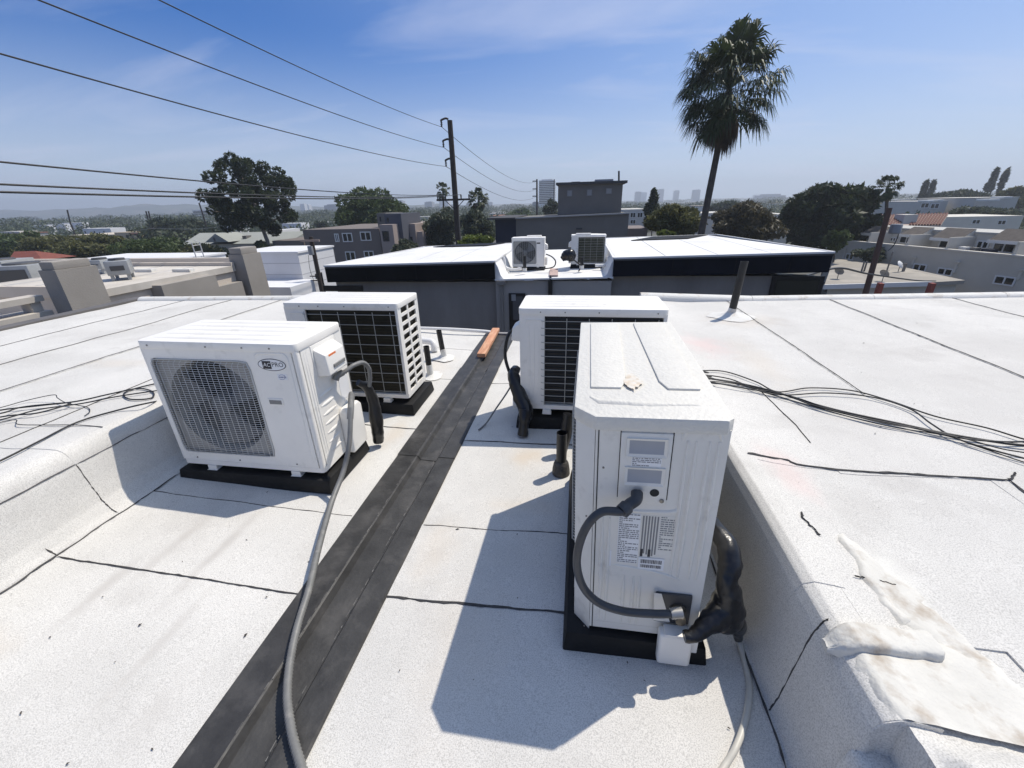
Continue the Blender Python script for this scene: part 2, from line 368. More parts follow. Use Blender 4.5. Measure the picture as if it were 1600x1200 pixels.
def sheet(x0, x1, y0, y1, lift, step=0.12, m=None, wob=0.006):
    """one strip of cap sheet: real lapped sheet, uneven edge, turned-down edge of 6 mm"""
    b = MB(); xs = xsamples(x0, x1, step); ys = np.linspace(y0, y1, max(2, int((y1 - y0) / 0.09) + 1))
    nx, ny = len(xs), len(ys); vs_ = []
    for j, y in enumerate(ys):
        for i, x in enumerate(xs):
            xx, yy = x, y
            if i in (0, nx - 1) : xx += wob * vn(y * 9, x * 3 + 2) * 2
            if j in (0, ny - 1) : yy += wob * vn(x * 9, y * 3 + 7) * 2
            vs_.append((xx, yy, roofz(x, y) + lift))
    fs = [(j * nx + i, j * nx + i + 1, (j + 1) * nx + i + 1, (j + 1) * nx + i) for j in range(ny - 1) for i in range(nx - 1)]
    rim = [i for i in range(nx)] + [j * nx + nx - 1 for j in range(1, ny)] + [(ny - 1) * nx + i for i in range(nx - 2, -1, -1)] + [j * nx for j in range(ny - 2, 0, -1)]
    o = len(vs_); vs_ += [(vs_[k][0], vs_[k][1], vs_[k][2] - 0.012) for k in rim]
    q = len(rim); fs += [(rim[k], o + k, o + (k + 1) % q, rim[(k + 1) % q]) for k in range(q)]
    b.add(vs_, fs)
    return b.build('roof_sheet', m or WHITE_ROOF, home, smooth=50, world=True)
def seam(pts, w=0.006, lift=0.006, jag=1.0, name='bitumen_seam'):
    """dark bitumen bleed-out along a lap: an uneven raised bead"""
    P = [np.array(p, float) for p in pts]; out = []
    for a, c in zip(P[:-1], P[1:]):
        L = np.linalg.norm(c[:2] - a[:2]); k = max(2, int(L / (0.025 if L > .12 else .0022)))
        for j in range(k): out.append(a + (c - a) * j / k)
    out.append(P[-1]); b = MB(); vs_ = []; n_ = len(out)
    for i, p in enumerate(out):
        d = out[min(i + 1, n_ - 1)] - out[max(i - 1, 0)]; d = d[:2] / (np.linalg.norm(d[:2]) + 1e-9); nrm = np.array([-d[1], d[0]])
        wl = w * (0.35 + 0.65 * random.random()) ; wr = w * (0.35 + 0.65 * random.random())
        if random.random() < 0.06 * jag: wl *= 2.0
        if random.random() < 0.10: wl *= 0.3; wr *= 0.3
        x, y = p[0] + nrm[0] * 0.004 * vn(i * .31, p[0] * 5) * 2 * jag, p[1] + nrm[1] * 0.004 * vn(i * .31, p[1] * 5) * 2 * jag
        z = roofz(x, y) + lift
        vs_ += [(x + nrm[0] * wl, y + nrm[1] * wl, z - .003), (x, y, z + .0012), (x - nrm[0] * wr, y - nrm[1] * wr, z - .003)]
    fs = []
    for i in range(n_ - 1): fs += [(3*i, 3*i+1, 3*i+4, 3*i+3), (3*i+1, 3*i+2, 3*i+5, 3*i+4)]
    b.add(vs_, fs); return b.build(name, SEAM, home, world=True)

# valley sheets left of the gutter, lapped at the cross seams
for k, (y0, y1) in enumerate([(YB, 1.12), (1.10, 1.577), (1.555, 2.53), (2.51, 3.44), (3.42, 4.3), (4.28, YF)]):
    sheet(-2.335, -1.06, y0, y1, 0.001 + 0.0035 * (k % 2))
for k, (y0, y1) in enumerate([(YB, 1.16), (1.138, 1.562), (1.54, 2.405), (2.383, 3.387), (3.365, YF)]):
    sheet(-.80, .625, y0, y1, 0.001 + 0.0035 * (k % 2))
# rounded upstand left of the valley and the curb wall on the right
for k, (y0, y1) in enumerate([(YB, 1.40), (1.385, 3.1), (3.08, YF)]):
    sheet(-2.455, -2.325, y0, y1, 0.005 + 0.003 * (k % 2), 0.01)
    sheet(-2.95, -2.447, y0, y1, 0.010 + 0.003 * (k % 2), 0.02)
for k, (y0, y1) in enumerate([(0.86, 1.02), (1.00, 2.3), (2.28, 3.6), (3.58, YF)]):
    sheet(.615, .80, y0, y1, 0.005 + 0.003 * (k % 2), 0.012)
# upper roofs: rolls running along the building
for k, (x0, x1) in enumerate([(-3.88, -2.93), (-4.62, -3.86), (-5.36, -4.60), (-6.12, -5.34)]):
    sheet(x0, x1, YB, YF, 0.012 - 0.003 * (k % 2) if k else 0.004, 0.2)
sheet(.79, 1.125, .66, .90, 0.0, wob=0); sheet(.79, 1.125, .88, 1.68, 0.006, wob=0); sheet(.79, 1.125, 1.66, YF + .1, 0.008, wob=0)
sheet(1.125, 1.665, .30, 1.66, 0.006, wob=0); sheet(1.125, 1.665, 1.64, YF + .1, 0.008, wob=0)
sheet(1.665, 2.705, YB, YF + .1, 0.0075, 0.2, wob=0)
for k, (x0, x1) in enumerate([(2.70, 3.87), (3.85, 5.0), (4.98, 6.1), (6.08, 7.2), (7.18, 9.2)]):
    sheet(x0, x1, YB, YF + .1, 0.010 if k % 2 == 0 else 0.006, 0.25)
# seams
S = seam
S([(-2.37, 1.10), (-1.96, 1.10), (-1.11, 1.10)], .006); S([(-2.35, 1.577), (-1.13, 1.577)], .005)
S([(-2.33, 2.515), (-1.12, 2.51)], .004); S([(-2.33, 3.44), (-1.12, 3.44)], .004)
S([(-.74, 1.138), (-.31, 1.138), (.01, 1.138), (.6, 1.138)], .009); S([(-.73, 1.562), (-.4, 1.562), (.6, 1.562)], .006)
S([(-.74, 2.39), (-.2, 2.375), (.6, 2.385)], .005); S([(-.74, 3.39), (.6, 3.385)], .004)
S([(-2.324, YB), (-2.325, 1.2), (-2.325, YF)], .006, .008)
S([(-2.4465, YB), (-2.4465, 1.4), (-2.4465, YF)], .004, .013, .15)
S([(-2.335, 1.385), (-2.446, 1.39)], .004, .0105, .1)
S([(.613, YB), (.614, .9), (.614, 2), (.613, YF)], .005, .011)
S([(.622, .862), (.70, .885)], .004, .0105, .1)
S([(1.12, 1.88), (1.13, 2.05), (1.115, 2.55)], .003, .012, .6)
for x, ya in ((1.665, 2.45), (2.705, YB), (3.86, YB), (4.99, YB), (6.09, YB), (-3.865, YB), (-4.605, YB), (-5.345, YB), (-2.935, YB)):
    S([(x, ya), (x + .01 * vn(x * 7, 3), (ya + YF) / 2), (x, YF)], .0042, .0165, .5)
S([(.77, 1.69), (.94, 1.70), (.965, 1.672), (1.73, 1.64), (1.72, 1.50)], .007, .014)
S([(1.73, 1.64), (1.80, 1.70)], .006, .014)
S([(.86, 1.06), (.97, 1.05)], .003, .014); S([(.84, 1.22), (.82, 1.30), (.83, 1.33)], .005, .012)
# gutter: folded black sheet in lapped lengths
GP = [(-1.122, .006), (-1.118, .009), (-1.0, .0095), (-.992, .012), (-.984, .009), (-.968, -.018), (-.865, -.022), (-.855, -.004), (-.848, .006), (-.842, .009), (-.745, .0095), (-.738, .006)]
for k, (y0, y1) in enumerate([(YB, .02), (0.0, 2.18), (2.155, 3.72), (3.70, 5.02)]):
    b = MB(); up = 0.0035 * (1 if k % 2 == 0 else 0)
    ys = np.linspace(y0, y1, max(2, int((y1 - y0) / .07))); vs_ = []
    for y in ys:
        for i, (x, z) in enumerate(GP):
            vs_.append((x + .006 * vn(y * 2.1, i * .13 + k) + (-up if i < 4 else up), y, z + up + .004 * vn(y * 3, x * 30) + (0.0 if 0 < i < len(GP) - 1 else -.004) + .004))
    n_ = len(GP); fs = [(j * n_ + i, j * n_ + i + 1, (j + 1) * n_ + i + 1, (j + 1) * n_ + i) for j in range(len(ys) - 1) for i in range(n_ - 1)]
    b.add(vs_, fs)
    b.build('gutter_section', GUTTER, home, smooth=25, world=True)
# roof edges: raised white lip and grey drip edge at the far end, cap on the left side
FLASH = mat('grey_drip_edge', (0.28, 0.27, 0.26), 0.5, var=0.15, vscale=3)
FLASHB = mat('brown_edge_cap', (0.13, 0.12, 0.11), 0.6, var=0.2, vscale=3)
def lip(x0, x1, n_):
    for k in range(n_):
        a, c = lerp(x0, x1, k / n_), lerp(x0, x1, (k + 1) / n_) - 0.004
        za, zc = float(np.interp(a, PX_, PZ_)), float(np.interp(c, PX_, PZ_)); vs_ = []
        for x, z in ((a, za), (c, zc)):
            for dy, dz in ((0, .0), (.02, .03), (.05, .048), (.09, .05), (.12, .03), (.12, -.12), (0, -.12)):
                vs_.append((x, YF + dy, z + dz + .004 * vn(x * 3, 1)))
        q = 7; fs = [(i, (i + 1) % q, q + (i + 1) % q, q + i) for i in range(q)] + [tuple(range(q)), tuple(range(q, 2 * q))]
        MB().add(vs_, fs).build('edge_lip', SMOOTH_WHITE, home, smooth=40, world=True)
        b = MB(); vs_ = []
        for x, z in ((a, za), (c, zc)):
            vs_ += [(x, YF + .121, z + .035), (x, YF + .16, z + .035), (x, YF + .16, z - .12), (x, YF + .121, z - .12)]
        b.add(vs_, [(0, 1, 5, 4), (1, 2, 6, 5), (2, 3, 7, 6), (3, 0, 4, 7), (0, 3, 2, 1), (4, 5, 6, 7)]).build('drip_edge', FLASH, home, world=True)
lip(-6.12, -2.62, 3); lip(.73, 9.2, 7)
for k in range(6):
    y0 = lerp(YB, YF + .16, k / 6); y1 = lerp(YB, YF + .16, (k + 1) / 6) - .004
    MB().box(-6.30, -6.125, y0, y1, .12, .392).build('edge_cap', FLASHB, home, world=True)
b = MB().box(-2.62, .73, YF + .003, YF + .06, -.10, .005); b.build('valley_drip_edge', FLASH, home, world=True)
OWNW = mat('own_grey_stucco', (0.20, 0.195, 0.19), 0.9, var=0.08, bump=0.2, bscale=60)
for nm, bx in (('wall', (-6.12, 9.2, 4.85, 4.949, GZ, -.11)), ('wall', (-6.12, -5.92, YB, 4.84, GZ, .11)), ('wall', (9.0, 9.2, YB, 4.84, GZ, .3))):
    MB().box(*bx).build(nm, OWNW, home, world=True)
MB().box(-6.12, -2.65, 4.851, 4.949, -.108, .30).build('wall', OWNW, home, world=True)
MB().box(.76, 9.19, 4.851, 4.949, -.108, .34).build('wall', OWNW, home, world=True)
# scupper at the near end of the curb: mastic-smeared lip, mastic roll, open notch and broken lump
def inpoly(x, y, P):
    c = False; n_ = len(P)
    for i in range(n_):
        (x1, y1), (x2, y2) = P[i], P[i - 1]
        if (y1 > y) != (y2 > y) and x < (x2 - x1) * (y - y1) / (y2 - y1) + x1: c = not c
    return c
def rough(x, y, a=1.0): return a * (.007 * vn(x * 9, y * 9) + .006 * vn(x * 24, y * 22) + .004 * vn(x * 60, y * 60))
def sstep(a, c, v): t_ = min(1.0, max(0.0, (v - a) / (c - a))); return t_ * t_ * (3 - 2 * t_)
def coat(name, poly, th, feather, base=.0105, amp=.8, m=None, st_=.009, ymin=-9):
    """brushed-on coating over the sheets: thins out unevenly towards its edge until it disappears into the roof"""
    P = [np.array(p) for p in poly]; x0, x1 = min(p[0] for p in P) - feather, max(p[0] for p in P) + feather; y0, y1 = min(p[1] for p in P) - feather, max(p[1] for p in P) + feather
    def dist(x, y):
        q = np.array([x, y]); d = 9.0
        for a_, c_ in zip(P, P[1:] + P[:1]):
            e = c_ - a_; t_ = np.clip(np.dot(q - a_, e) / np.dot(e, e), 0, 1); d = min(d, float(np.linalg.norm(q - a_ - e * t_)))
        return d if inpoly(x, y, poly) else -d
    def zf(x, y):
        d = dist(x, y) + .035 * vn(x * 16, y * 16) + .02 * vn(x * 45, y * 42); k = sstep(-feather * .6, feather, d)
        return roofz(x, y) + base - .016 * (1 - k) + th * k + rough(x, y, amp) * k
    b = MB(); b.grid(np.arange(x0, x1, st_), np.arange(max(y0, ymin), y1, st_), zf); return b.build(name, m or SMOOTH_WHITE, home, smooth=60, world=True)
PATCH = mat('stained_patch_coating', (.60, .585, .54), .65, var=.10, vscale=9, bump=.25, bscale=90, spec=.3, col2=(.36, .30, .235), thr=(.52, .72), c2scale=11)
sheet(.615, .80, .64, .88, .006, .012)
coat('scupper_coating', [(.70, .650), (.70, .83), (1.0, .88), (1.16, .74), (1.14, .60), (.82, .62)], .003, .022, amp=.14, m=PATCH, ymin=.643)
coat('coating_smear', [(.90, 1.26), (.94, 1.26), (1.03, 1.06), (1.06, .90), (1.10, .74), (.98, .84), (.90, .92)], .002, .04, amp=.12, m=PATCH)
# lower sill of the open notch at the very end of the curb
nfx = [.60, .612, .624, .634, .641, .648, .656, .668, .70, .74, .80]; nfz = [.055, .066, .09, .15, .22, .30, .335, .345, .345, .348, .35]
MB().grid(nfx, np.linspace(-.6, .641, 60), lambda x, y: float(np.interp(x, nfx, nfz)) + .006 * vn(x * 20, y * 14) + .003 * vn(x * 60, y * 50)).build('notch_sill', WHITE_ROOF, home, smooth=45, world=True)
b = MB(); v = []
for x in np.linspace(.662, .80, 24): v += [(x, .642 + .004 * vn(x * 30, 2), roofz(x, .65) + .008), (x, .634 + .01 * vn(x * 40, 1), .32)]
b.add(v, [(2 * k, 2 * k + 1, 2 * k + 3, 2 * k + 2) for k in range(23)]); b.build('notch_face', WHITE_ROOF, home, smooth=60, world=True)
b = MB(); xs = np.linspace(.735, 1.36, 70); ys = np.linspace(.20, .662, 54)
lump = lambda x, y: roofz(x, .65) - .001 + .035 * sstep(.735, .80, x + .02 * vn(y * 17, 3)) * sstep(.635, .575, y + .03 * vn(x * 15, 5)) + rough(x, y, .8)
b.grid(xs, ys, lump); nx = len(xs); v0 = len(b.v)
for j, y in enumerate(ys): b.v += [(.728 + .012 * vn(y * 25, 4), y, .40), (.733 + .012 * vn(y * 25, 9), y, .30)]
for j in range(len(ys) - 1): b.f += [(j * nx, v0 + 2 * j, v0 + 2 * j + 2, (j + 1) * nx), (v0 + 2 * j, v0 + 2 * j + 1, v0 + 2 * j + 3, v0 + 2 * j + 2)]; b.m += [0, 0]
b.build('broken_curb_lump', WHITE_ROOF, home, smooth=60, world=True)
# low mastic cap lying across the curb
b = MB(); nn, kk = 44, 18; vs_ = []
for i in range(nn):
    t_ = i / (nn - 1); c_ = np.array([lerp(.660, .945, t_), lerp(.815, .852, t_)]); wd = .036 * (.45 + .55 * sstep(0, .16, t_)) * (.6 + .4 * sstep(1, .93, t_)) * (1 + .15 * vn(t_ * 9, 3)); hh = .044 * (.35 + .65 * sstep(0, .12, t_)) * (.5 + .5 * sstep(1, .95, t_))
    for k in range(kk):
        a_ = math.pi * (k / (kk - 1)); ca = math.cos(a_); sg = (abs(ca) ** .42) * (1 if ca > 0 else -1); hz_ = (max(0.0, math.sin(a_)) ** .34)
        y_ = c_[1] - sg * wd * (1 + .05 * vn(i * .3, k * .4)); x_ = c_[0] + .004 * vn(i * .5, k)
        vs_.append((x_, y_, roofz(max(x_, .69), y_) - .006 + hh * hz_ * (1 + .05 * vn(i * .3, k * .4)) + .0016 * vn(i * 1.1, k * 1.3)))
b.add(vs_, [(i * kk + k, i * kk + k + 1, (i + 1) * kk + k + 1, (i + 1) * kk + k) for i in range(nn - 1) for k in range(kk - 1)] + [tuple(range(kk)), tuple(range((nn - 1) * kk, nn * kk))])
b.build('mastic_cap', PATCH, home, smooth=50, world=True)
coat('mastic_ridge', [(.905, 1.23), (.925, 1.23), (.92, .93), (.895, .91)], .006, .016, amp=.15, m=PATCH)
# pale mastic collars round the vent pipes
def collar(x, y, r, h):
    b = MB(); n_ = 20; z0 = roofz(x, y); vs_ = []
    for ri, (rr, hh) in enumerate(((1.6, .0), (1.2, .004), (.75, .012), (.42, h * .8), (.33, h))):
        for k in range(n_):
            a = 2 * math.pi * k / n_; q = rr * r * (1 + (.55 if ri < 2 else .15) * vn(k * .8 + ri * .3, x * 7))
            xx, yy = x + q * math.cos(a), y + q * math.sin(a); vs_.append((xx, yy, (roofz(xx, yy) + .012 if ri < 2 else z0 + .012) + hh))
    fs = [(i * n_ + k, i * n_ + (k + 1) % n_, (i + 1) * n_ + (k + 1) % n_, (i + 1) * n_ + k) for i in range(4) for k in range(n_)]
    b.add(vs_, fs); return b.build('mastic_collar', SMOOTH_WHITE, home, smooth=60, world=True)
collar(1.50, 4.28, .12, .045); collar(-1.365, 3.96, .08, .04); collar(-1.345, 3.48, .08, .04)

DUST = mat('pale_dust', (.17, .165, .155), .9, var=.4, vscale=40)
for x, w_, y0, y1 in ((-.990, .0028, -.5, 2.15), (-.852, .0022, -.5, 2.1), (-.990, .0024, 2.2, 4.9), (-.850, .002, 2.25, 3.6)):
    b = MB(); y = y0
    while y < y1:
        L = random.uniform(.004, .035); x_ = x + random.uniform(-.004, .004); w2 = w_ * random.uniform(.2, .7)
        b.quad((x_ - w2, y, .0195), (x_ + w2, y, .0195), (x_ + w2 * .6, y + L, .0198), (x_ - w2 * .7, y + L, .0198)); y += L + random.expovariate(1 / .03)
    o = b.build('dust_fleck', DUST, home, world=True); o['kind'] = 'stuff'
# small grit, leaf scraps and tar crumbs lying about on the roof
DEB = mat('roof_grit', (.06, .05, .042), .9, var=.5, vscale=50)
b = MB(); rr = random.Random(11)
for k in range(230):
    x = rr.choice([rr.uniform(-2.3, -1.15), rr.uniform(-.7, .6), rr.uniform(.8, 3.6), rr.uniform(-5.5, -2.7)]); y = rr.uniform(.45, 4.6); s_ = rr.choice([.0012, .0016, .002, .0024, .0034]) * rr.uniform(.7, 1.3); a_ = rr.random() * 6.3
    z = roofz(x, y) + (.0060 if -2.3 < x < .61 else .0128); e = rr.uniform(1, 3); c_, d_ = math.cos(a_), math.sin(a_)
    if .63 < x < 1.2 and y < .95: continue
    b.add([(x - c_ * s_ * e, y - d_ * s_ * e, z), (x + d_ * s_, y - c_ * s_, z + s_ * .4), (x + c_ * s_ * e, y + d_ * s_ * e, z), (x - d_ * s_, y + c_ * s_, z + s_ * .8)], [(0, 1, 2, 3)])
o = b.build('roof_grit', DEB); o['kind'] = 'stuff'; o['label'] = 'small dark grit and leaf scraps strewn over the white roof'; o['category'] = 'debris'
# ------------------------------------------------------------------ condensers
def rrect_r(a, hw, hh, r):
    """distance from the centre to a rounded rectangle along angle a"""
    ca, sa = abs(math.cos(a)), abs(math.sin(a))
    t = min(hw / ca if ca > 1e-9 else 1e9, hh / sa if sa > 1e-9 else 1e9)
    x, y = t * ca, t * sa
    if x > hw - r and y > hh - r and r > 0:
        cx, cy = hw - r, hh - r; bq = ca * cx + sa * cy; cq = cx * cx + cy * cy - r * r
        t = bq + math.sqrt(max(0, bq * bq - cq))
    return t
def holed_plate(b, c, outer, inner, y0, y1, n=64, mi=0):
    """plate in the xz plane with a hole; outer = (x0,x1,z0,z1); inner = function(angle)->radius; front at y0, back at y1"""
    cx, cz = c; x0, x1, z0, z1 = outer
    ang = sorted(set([2 * math.pi * k / n for k in range(n)] + [math.atan2(z - cz, x - cx) % (2 * math.pi) for x in (x0, x1) for z in (z0, z1)]))
    O, I = [], []
    for a in ang:
        ca, sa = math.cos(a), math.sin(a)
        tx = (x1 - cx) / ca if ca > 1e-9 else ((x0 - cx) / ca if ca < -1e-9 else 1e9)
        tz = (z1 - cz) / sa if sa > 1e-9 else ((z0 - cz) / sa if sa < -1e-9 else 1e9)
        t = min(tx, tz); O.append((cx + t * ca, cz + t * sa)); r = inner(a); I.append((cx + r * ca, cz + r * sa))
    m = len(ang); vs_ = [(x, y0, z) for x, z in O] + [(x, y0, z) for x, z in I] + [(x, y1, z) for x, z in I] + [(x, y1, z) for x, z in O]
    fs = []
    for k in range(m):
        j = (k + 1) % m
        fs += [(k, j, m + j, m + k), (m + k, m + j, 2 * m + j, 2 * m + k), (2 * m + k, 2 * m + j, 3 * m + j, 3 * m + k), (3 * m + k, 3 * m + j, j, k)]
    b.add(vs_, fs, mi)
def rounded_slab(b, x0, x1, y0, y1, z0, z1, r, n=5, mi=0):
    pts = []
    for cx, cy, a0 in ((x1 - r, y1 - r, 0), (x0 + r, y1 - r, 90), (x0 + r, y0 + r, 180), (x1 - r, y0 + r, 270)):
        for k in range(n + 1):
            a = math.radians(a0 + 90 * k / n); pts.append((cx + r * math.cos(a), cy + r * math.sin(a)))
    b.prism(pts, z0, z1, mi)
def ridge(b, pts, w, h, up):
    """embossed rib: shallow rounded bead standing h proud of a face, along pts; up = face normal"""
    pts = [Vector(p) for p in pts]; up = Vector(up); vs_ = []; n_ = len(pts)
    for i, p in enumerate(pts):
        d = (pts[min(i + 1, n_ - 1)] - pts[max(i - 1, 0)]).normalized(); sd = d.cross(up).normalized()
        e = 0.25 if i in (0, n_ - 1) else 1.0
        for u, q in ((-1, -.001), (-.55, .75), (0, 1.0), (.55, .75), (1, -.001)): vs_.append(p + sd * (w / 2 * u * max(.5, e)) + up * (h * q * e if q > 0 else -.0005))
    fs = [(i * 5 + k, i * 5 + k + 1, (i + 1) * 5 + k + 1, (i + 1) * 5 + k) for i in range(n_ - 1) for k in range(4)]
    b.add(vs_, fs)

def ac_unit(name, label, loc, rotz, W, D, H, paint, coil, lid='ribbed', group='outdoor condensers', wires=(44, 17), grid=(11, 6), tilt=0.0, fan_c=(-.10, .02), fan_r=None, small=False, coilrows=26, grillw=None, chamf=.0):
    t = thing(name, label, 'condenser', loc, rotz, group)
    t.rotation_euler = (0, tilt, rotz)
    zf = 0.035; zb, zt = zf, H - .032           # feet, panels, lid
    hx, hy = W / 2, D / 2
    P = .012                                     # panel thickness
    # feet
    for fx in (-W * .30, W * .30):
        for fy in (-hy - .012, hy - .035):
            b = MB(); b.box(fx - .032, fx + .032, fy, fy + .05, 0, .006); b.box(fx - .028, fx + .028, fy + .008, fy + .05, .0062, zf - .002)
            b.box(fx - .012, fx + .012, fy + .002, fy + .007, .0062, .0082)
            b.build('foot', paint, t)
    # base pan
    b = MB()
    if chamf: b.prism([(-hx, -hy), (hx - chamf, -hy), (hx, -hy + chamf), (hx, hy), (-hx, hy)], zb, zb + .03)
    else: rounded_slab(b, -hx, hx, -hy, hy, zb, zb + .03, .02)
    b.build('base_pan', paint, t, smooth=35)
    # front panel with fan opening
    gw, gh = (.294 if not small else W * .36), (H * .365 if not small else H * .40)
    if grillw: gw = grillw
    cx = -hx + .035 + gw + .0 if not small else -hx + .03 + gw
    cz = zb + .03 + (zt - zb - .03) / 2 - .005
    gh = min(gh, (zt - zb - .03) / 2 - .035)
    b = MB(); holed_plate(b, (cx, cz), (-hx + .012, hx - max(.03, chamf), zb + .031, zt), lambda a: rrect_r(a, gw, gh, .028), -hy, -hy + P)
    b.build('front_panel', paint, t, smooth=30)
    R = fan_r or min(gw, gh) * .95
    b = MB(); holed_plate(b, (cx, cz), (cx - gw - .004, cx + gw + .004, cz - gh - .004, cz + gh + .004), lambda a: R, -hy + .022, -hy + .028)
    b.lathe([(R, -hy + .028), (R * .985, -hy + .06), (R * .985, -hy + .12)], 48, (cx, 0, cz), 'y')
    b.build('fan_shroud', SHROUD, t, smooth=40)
    b = MB(); b.box(-hx + .03, hx - .04, -hy + .121, -hy + .127, zb + .04, zt - .01); b.build('inner_bulkhead', COIL, t)
    fan = MB()
    for k in range(3):
        a0 = 2 * math.pi * k / 3 + .5; vs_ = []; nn = 7
        for j in range(nn):
            rr = lerp(R * .22, R * .93, j / (nn - 1)); sw = lerp(.75, 1.05, j / (nn - 1))
            for q in (0, .5, 1):
                a = a0 + sw * (q - .5) + .35 * j / nn; vs_.append((cx + rr * math.cos(a), -hy + .065 + .045 * (q - .5) + .012 * abs(q - .5), cz + rr * math.sin(a)))
        fan.add(vs_, [(j * 3 + q, j * 3 + q + 1, (j + 1) * 3 + q + 1, (j + 1) * 3 + q) for j in range(nn - 1) for q in range(2)])
    fan.build('fan_blades', FANG, t, smooth=40)
    MB().lathe([(.0, -hy + .036), (R * .17, -hy + .037), (R * .21, -hy + .045), (R * .22, -hy + .10)], 28, (cx, 0, cz), 'y').build('fan_hub', FANG, t, smooth=40)
    # wire guard, domed forward
    b = MB(); nh, nv = wires; off = .016; n6 = 3
    for k in range(nh):
        z = lerp(cz - gh + .012, cz + gh - .012, k / (nh - 1)); ww = gw - .008
        ww = ww if abs(z - cz) < gh - .03 else ww - .012
        b.tube([(cx - ww, -hy - .001, z), (cx - ww + .014, -hy - off, z), (cx + ww - .014, -hy - off, z), (cx + ww, -hy - .001, z)], .0013, n6, False)
    for k in range(nv):
        x = lerp(cx - gw + .02, cx + gw - .02, k / (nv - 1)); hh = gh - .008
        b.tube([(x, -hy - .001, cz - hh), (x, -hy - off - .002, cz - hh + .014), (x, -hy - off - .002, cz + hh - .014), (x, -hy - .001, cz + hh)], .0014, n6, False)
    fr = [(cx + rrect_r(a, gw - .004, gh - .004, .026) * math.cos(a), -hy - .003, cz + rrect_r(a, gw - .004, gh - .004, .026) * math.sin(a)) for a in np.linspace(0, 2 * math.pi, 65)]
    b.tube(fr, .004, 6, False)
    b.build('fan_guard', WIREW, t, smooth=60)
    # corner posts: rounded on the service side, plain on the coil side
    if chamf: b = MB(); b.prism([(hx - chamf + .001, -hy - .0003), (hx + .0003, -hy + chamf - .001), (hx - .012, -hy + chamf), (hx - chamf, -hy + .012)], zb - .02, zt); b.build('corner_post', paint, t, bevel=.003)
    else: b = MB(); rounded_slab(b, hx - .0295, hx + .0005, -hy - .0005, -hy + .035, zb + .0305, zt, .014); b.build('corner_post', paint, t, smooth=35)
    b = MB(); rounded_slab(b, -hx - .0005, -hx + .0115, -hy - .0005, -hy + .03, zb + .0305, zt, .005); b.build('corner_post', paint, t, smooth=35)
    # service side (right, seen from the front)
    b = MB(); b.box(hx - P, hx, -hy + max(.0355, chamf + .0005), hy - .001, zb + .031, zt); b.build('service_side_panel', paint, t)
    # coil wraps the back and the left side
    b = MB(); ins = .022
    b.box(-hx + ins, hx - .165, hy - .05, hy - ins, zb + .04, zt - .015); b.box(-hx + ins, -hx + ins + .03, -hy + .05, hy - .051, zb + .04, zt - .015)
    co = b.build('coil', coil, t)
    b = MB()
    for k in range(coilrows):
        z = lerp(zb + .055, zt - .03, k / (coilrows - 1))
        b.box(-hx + ins + .004, hx - .17, hy - ins + .0005, hy - ins + .006, z - .004, z + .004)
    b.build('coil_tubes', COIL if coil is not COILB else mat('coil_tube_black', (.006, .006, .007), .5), t)
    # back column panel, back frame and wire guard
    b = MB(); b.box(hx - .165, hx - P - .0005, hy - P, hy, zb + .031, zt); bp = b.build('back_panel', paint, t)
    b = MB(); zz = (zb + .09, zt - .07)
    for q in (.045, .075, .105):
        ridge(b, [(hx - .02 - q, hy, zz[0]), (hx - .02 - q, hy, (zz[0] + zz[1]) / 2), (hx - .02 - q, hy, zz[1])], .014, .004, (0, 1, 0))
    ridge(b, [(hx - .04, hy, zz[1] - .02), (hx - .045, hy, zz[1] + .025), (hx - .095, hy, zz[1] + .028), (hx - .145, hy, zz[1] + .025), (hx - .15, hy, zz[1] - .02)], .012, .004, (0, 1, 0))
    b.build('embossed_ribs', paint, t, smooth=50)
    b = MB(); b.box(-hx, -hx + .02, hy - .03, hy, zb + .031, zt); b.box(-hx + .0205, hx - .1655, hy - .03, hy, zt - .02, zt); b.build('back_frame', paint, t)
    b = MB(); nh, nv = grid
    xa, xb = -hx + .022, hx - .155
    for k in range(nh):
        z = lerp(zb + .06, zt - .05, k / (nh - 1)); b.tube([(xa - .006, hy + .002, z), (xa, hy + .010, z), (xb, hy + .010, z), (xb + .012, hy + .001, z)], .0022, 5)
    for k in range(nv):
        x = lerp(xa + .03, xb - .012, k / (nv - 1)); b.tube([(x, hy + .0145, zb + .04), (x, hy + .0145, zt - .03)], .0024, 5)
    b.build('coil_guard', WIRE, t, smooth=60)
    # slotted left side
    b = MB(); ys = [-hy + .0305, -hy + .0305 + .03, -.012 + .01, .012 + .01, hy - .060, hy - .0305]; zlo, zhi = zb + .031, zt
    rows = 10
    for k in range(0, 6, 2): b.box(-hx, -hx + .008, ys[k], ys[k + 1], zlo, zhi)
    for c_ in range(2):
        ya, yb = ys[1 + 2 * c_], ys[2 + 2 * c_]
        edges = np.linspace(zlo, zhi, rows + 1)
        for k in range(rows + 1):
            z = edges[k]; b.box(-hx + .0002, -hx + .0078, ya, yb, max(zlo, z - .012), min(zhi, z + .012))
    b.build('vent_panel', paint, t)
    # lid
    ov = .006
    b = MB()
    if chamf: b.prism([(-hx - ov, -hy - ov), (hx - chamf + .002, -hy - ov), (hx + ov, -hy + chamf - .002), (hx + ov, hy - .012), (hx - .012, hy + ov), (-hx - ov, hy + ov)], zt - .012, H)
    else: rounded_slab(b, -hx - ov, hx + ov, -hy - ov, hy + ov, zt - .012, H, .03)
    lo = b.build('lid', paint if lid == 'ribbed' else LIDW, t, smooth=35, bevel=.007)
    b = MB()
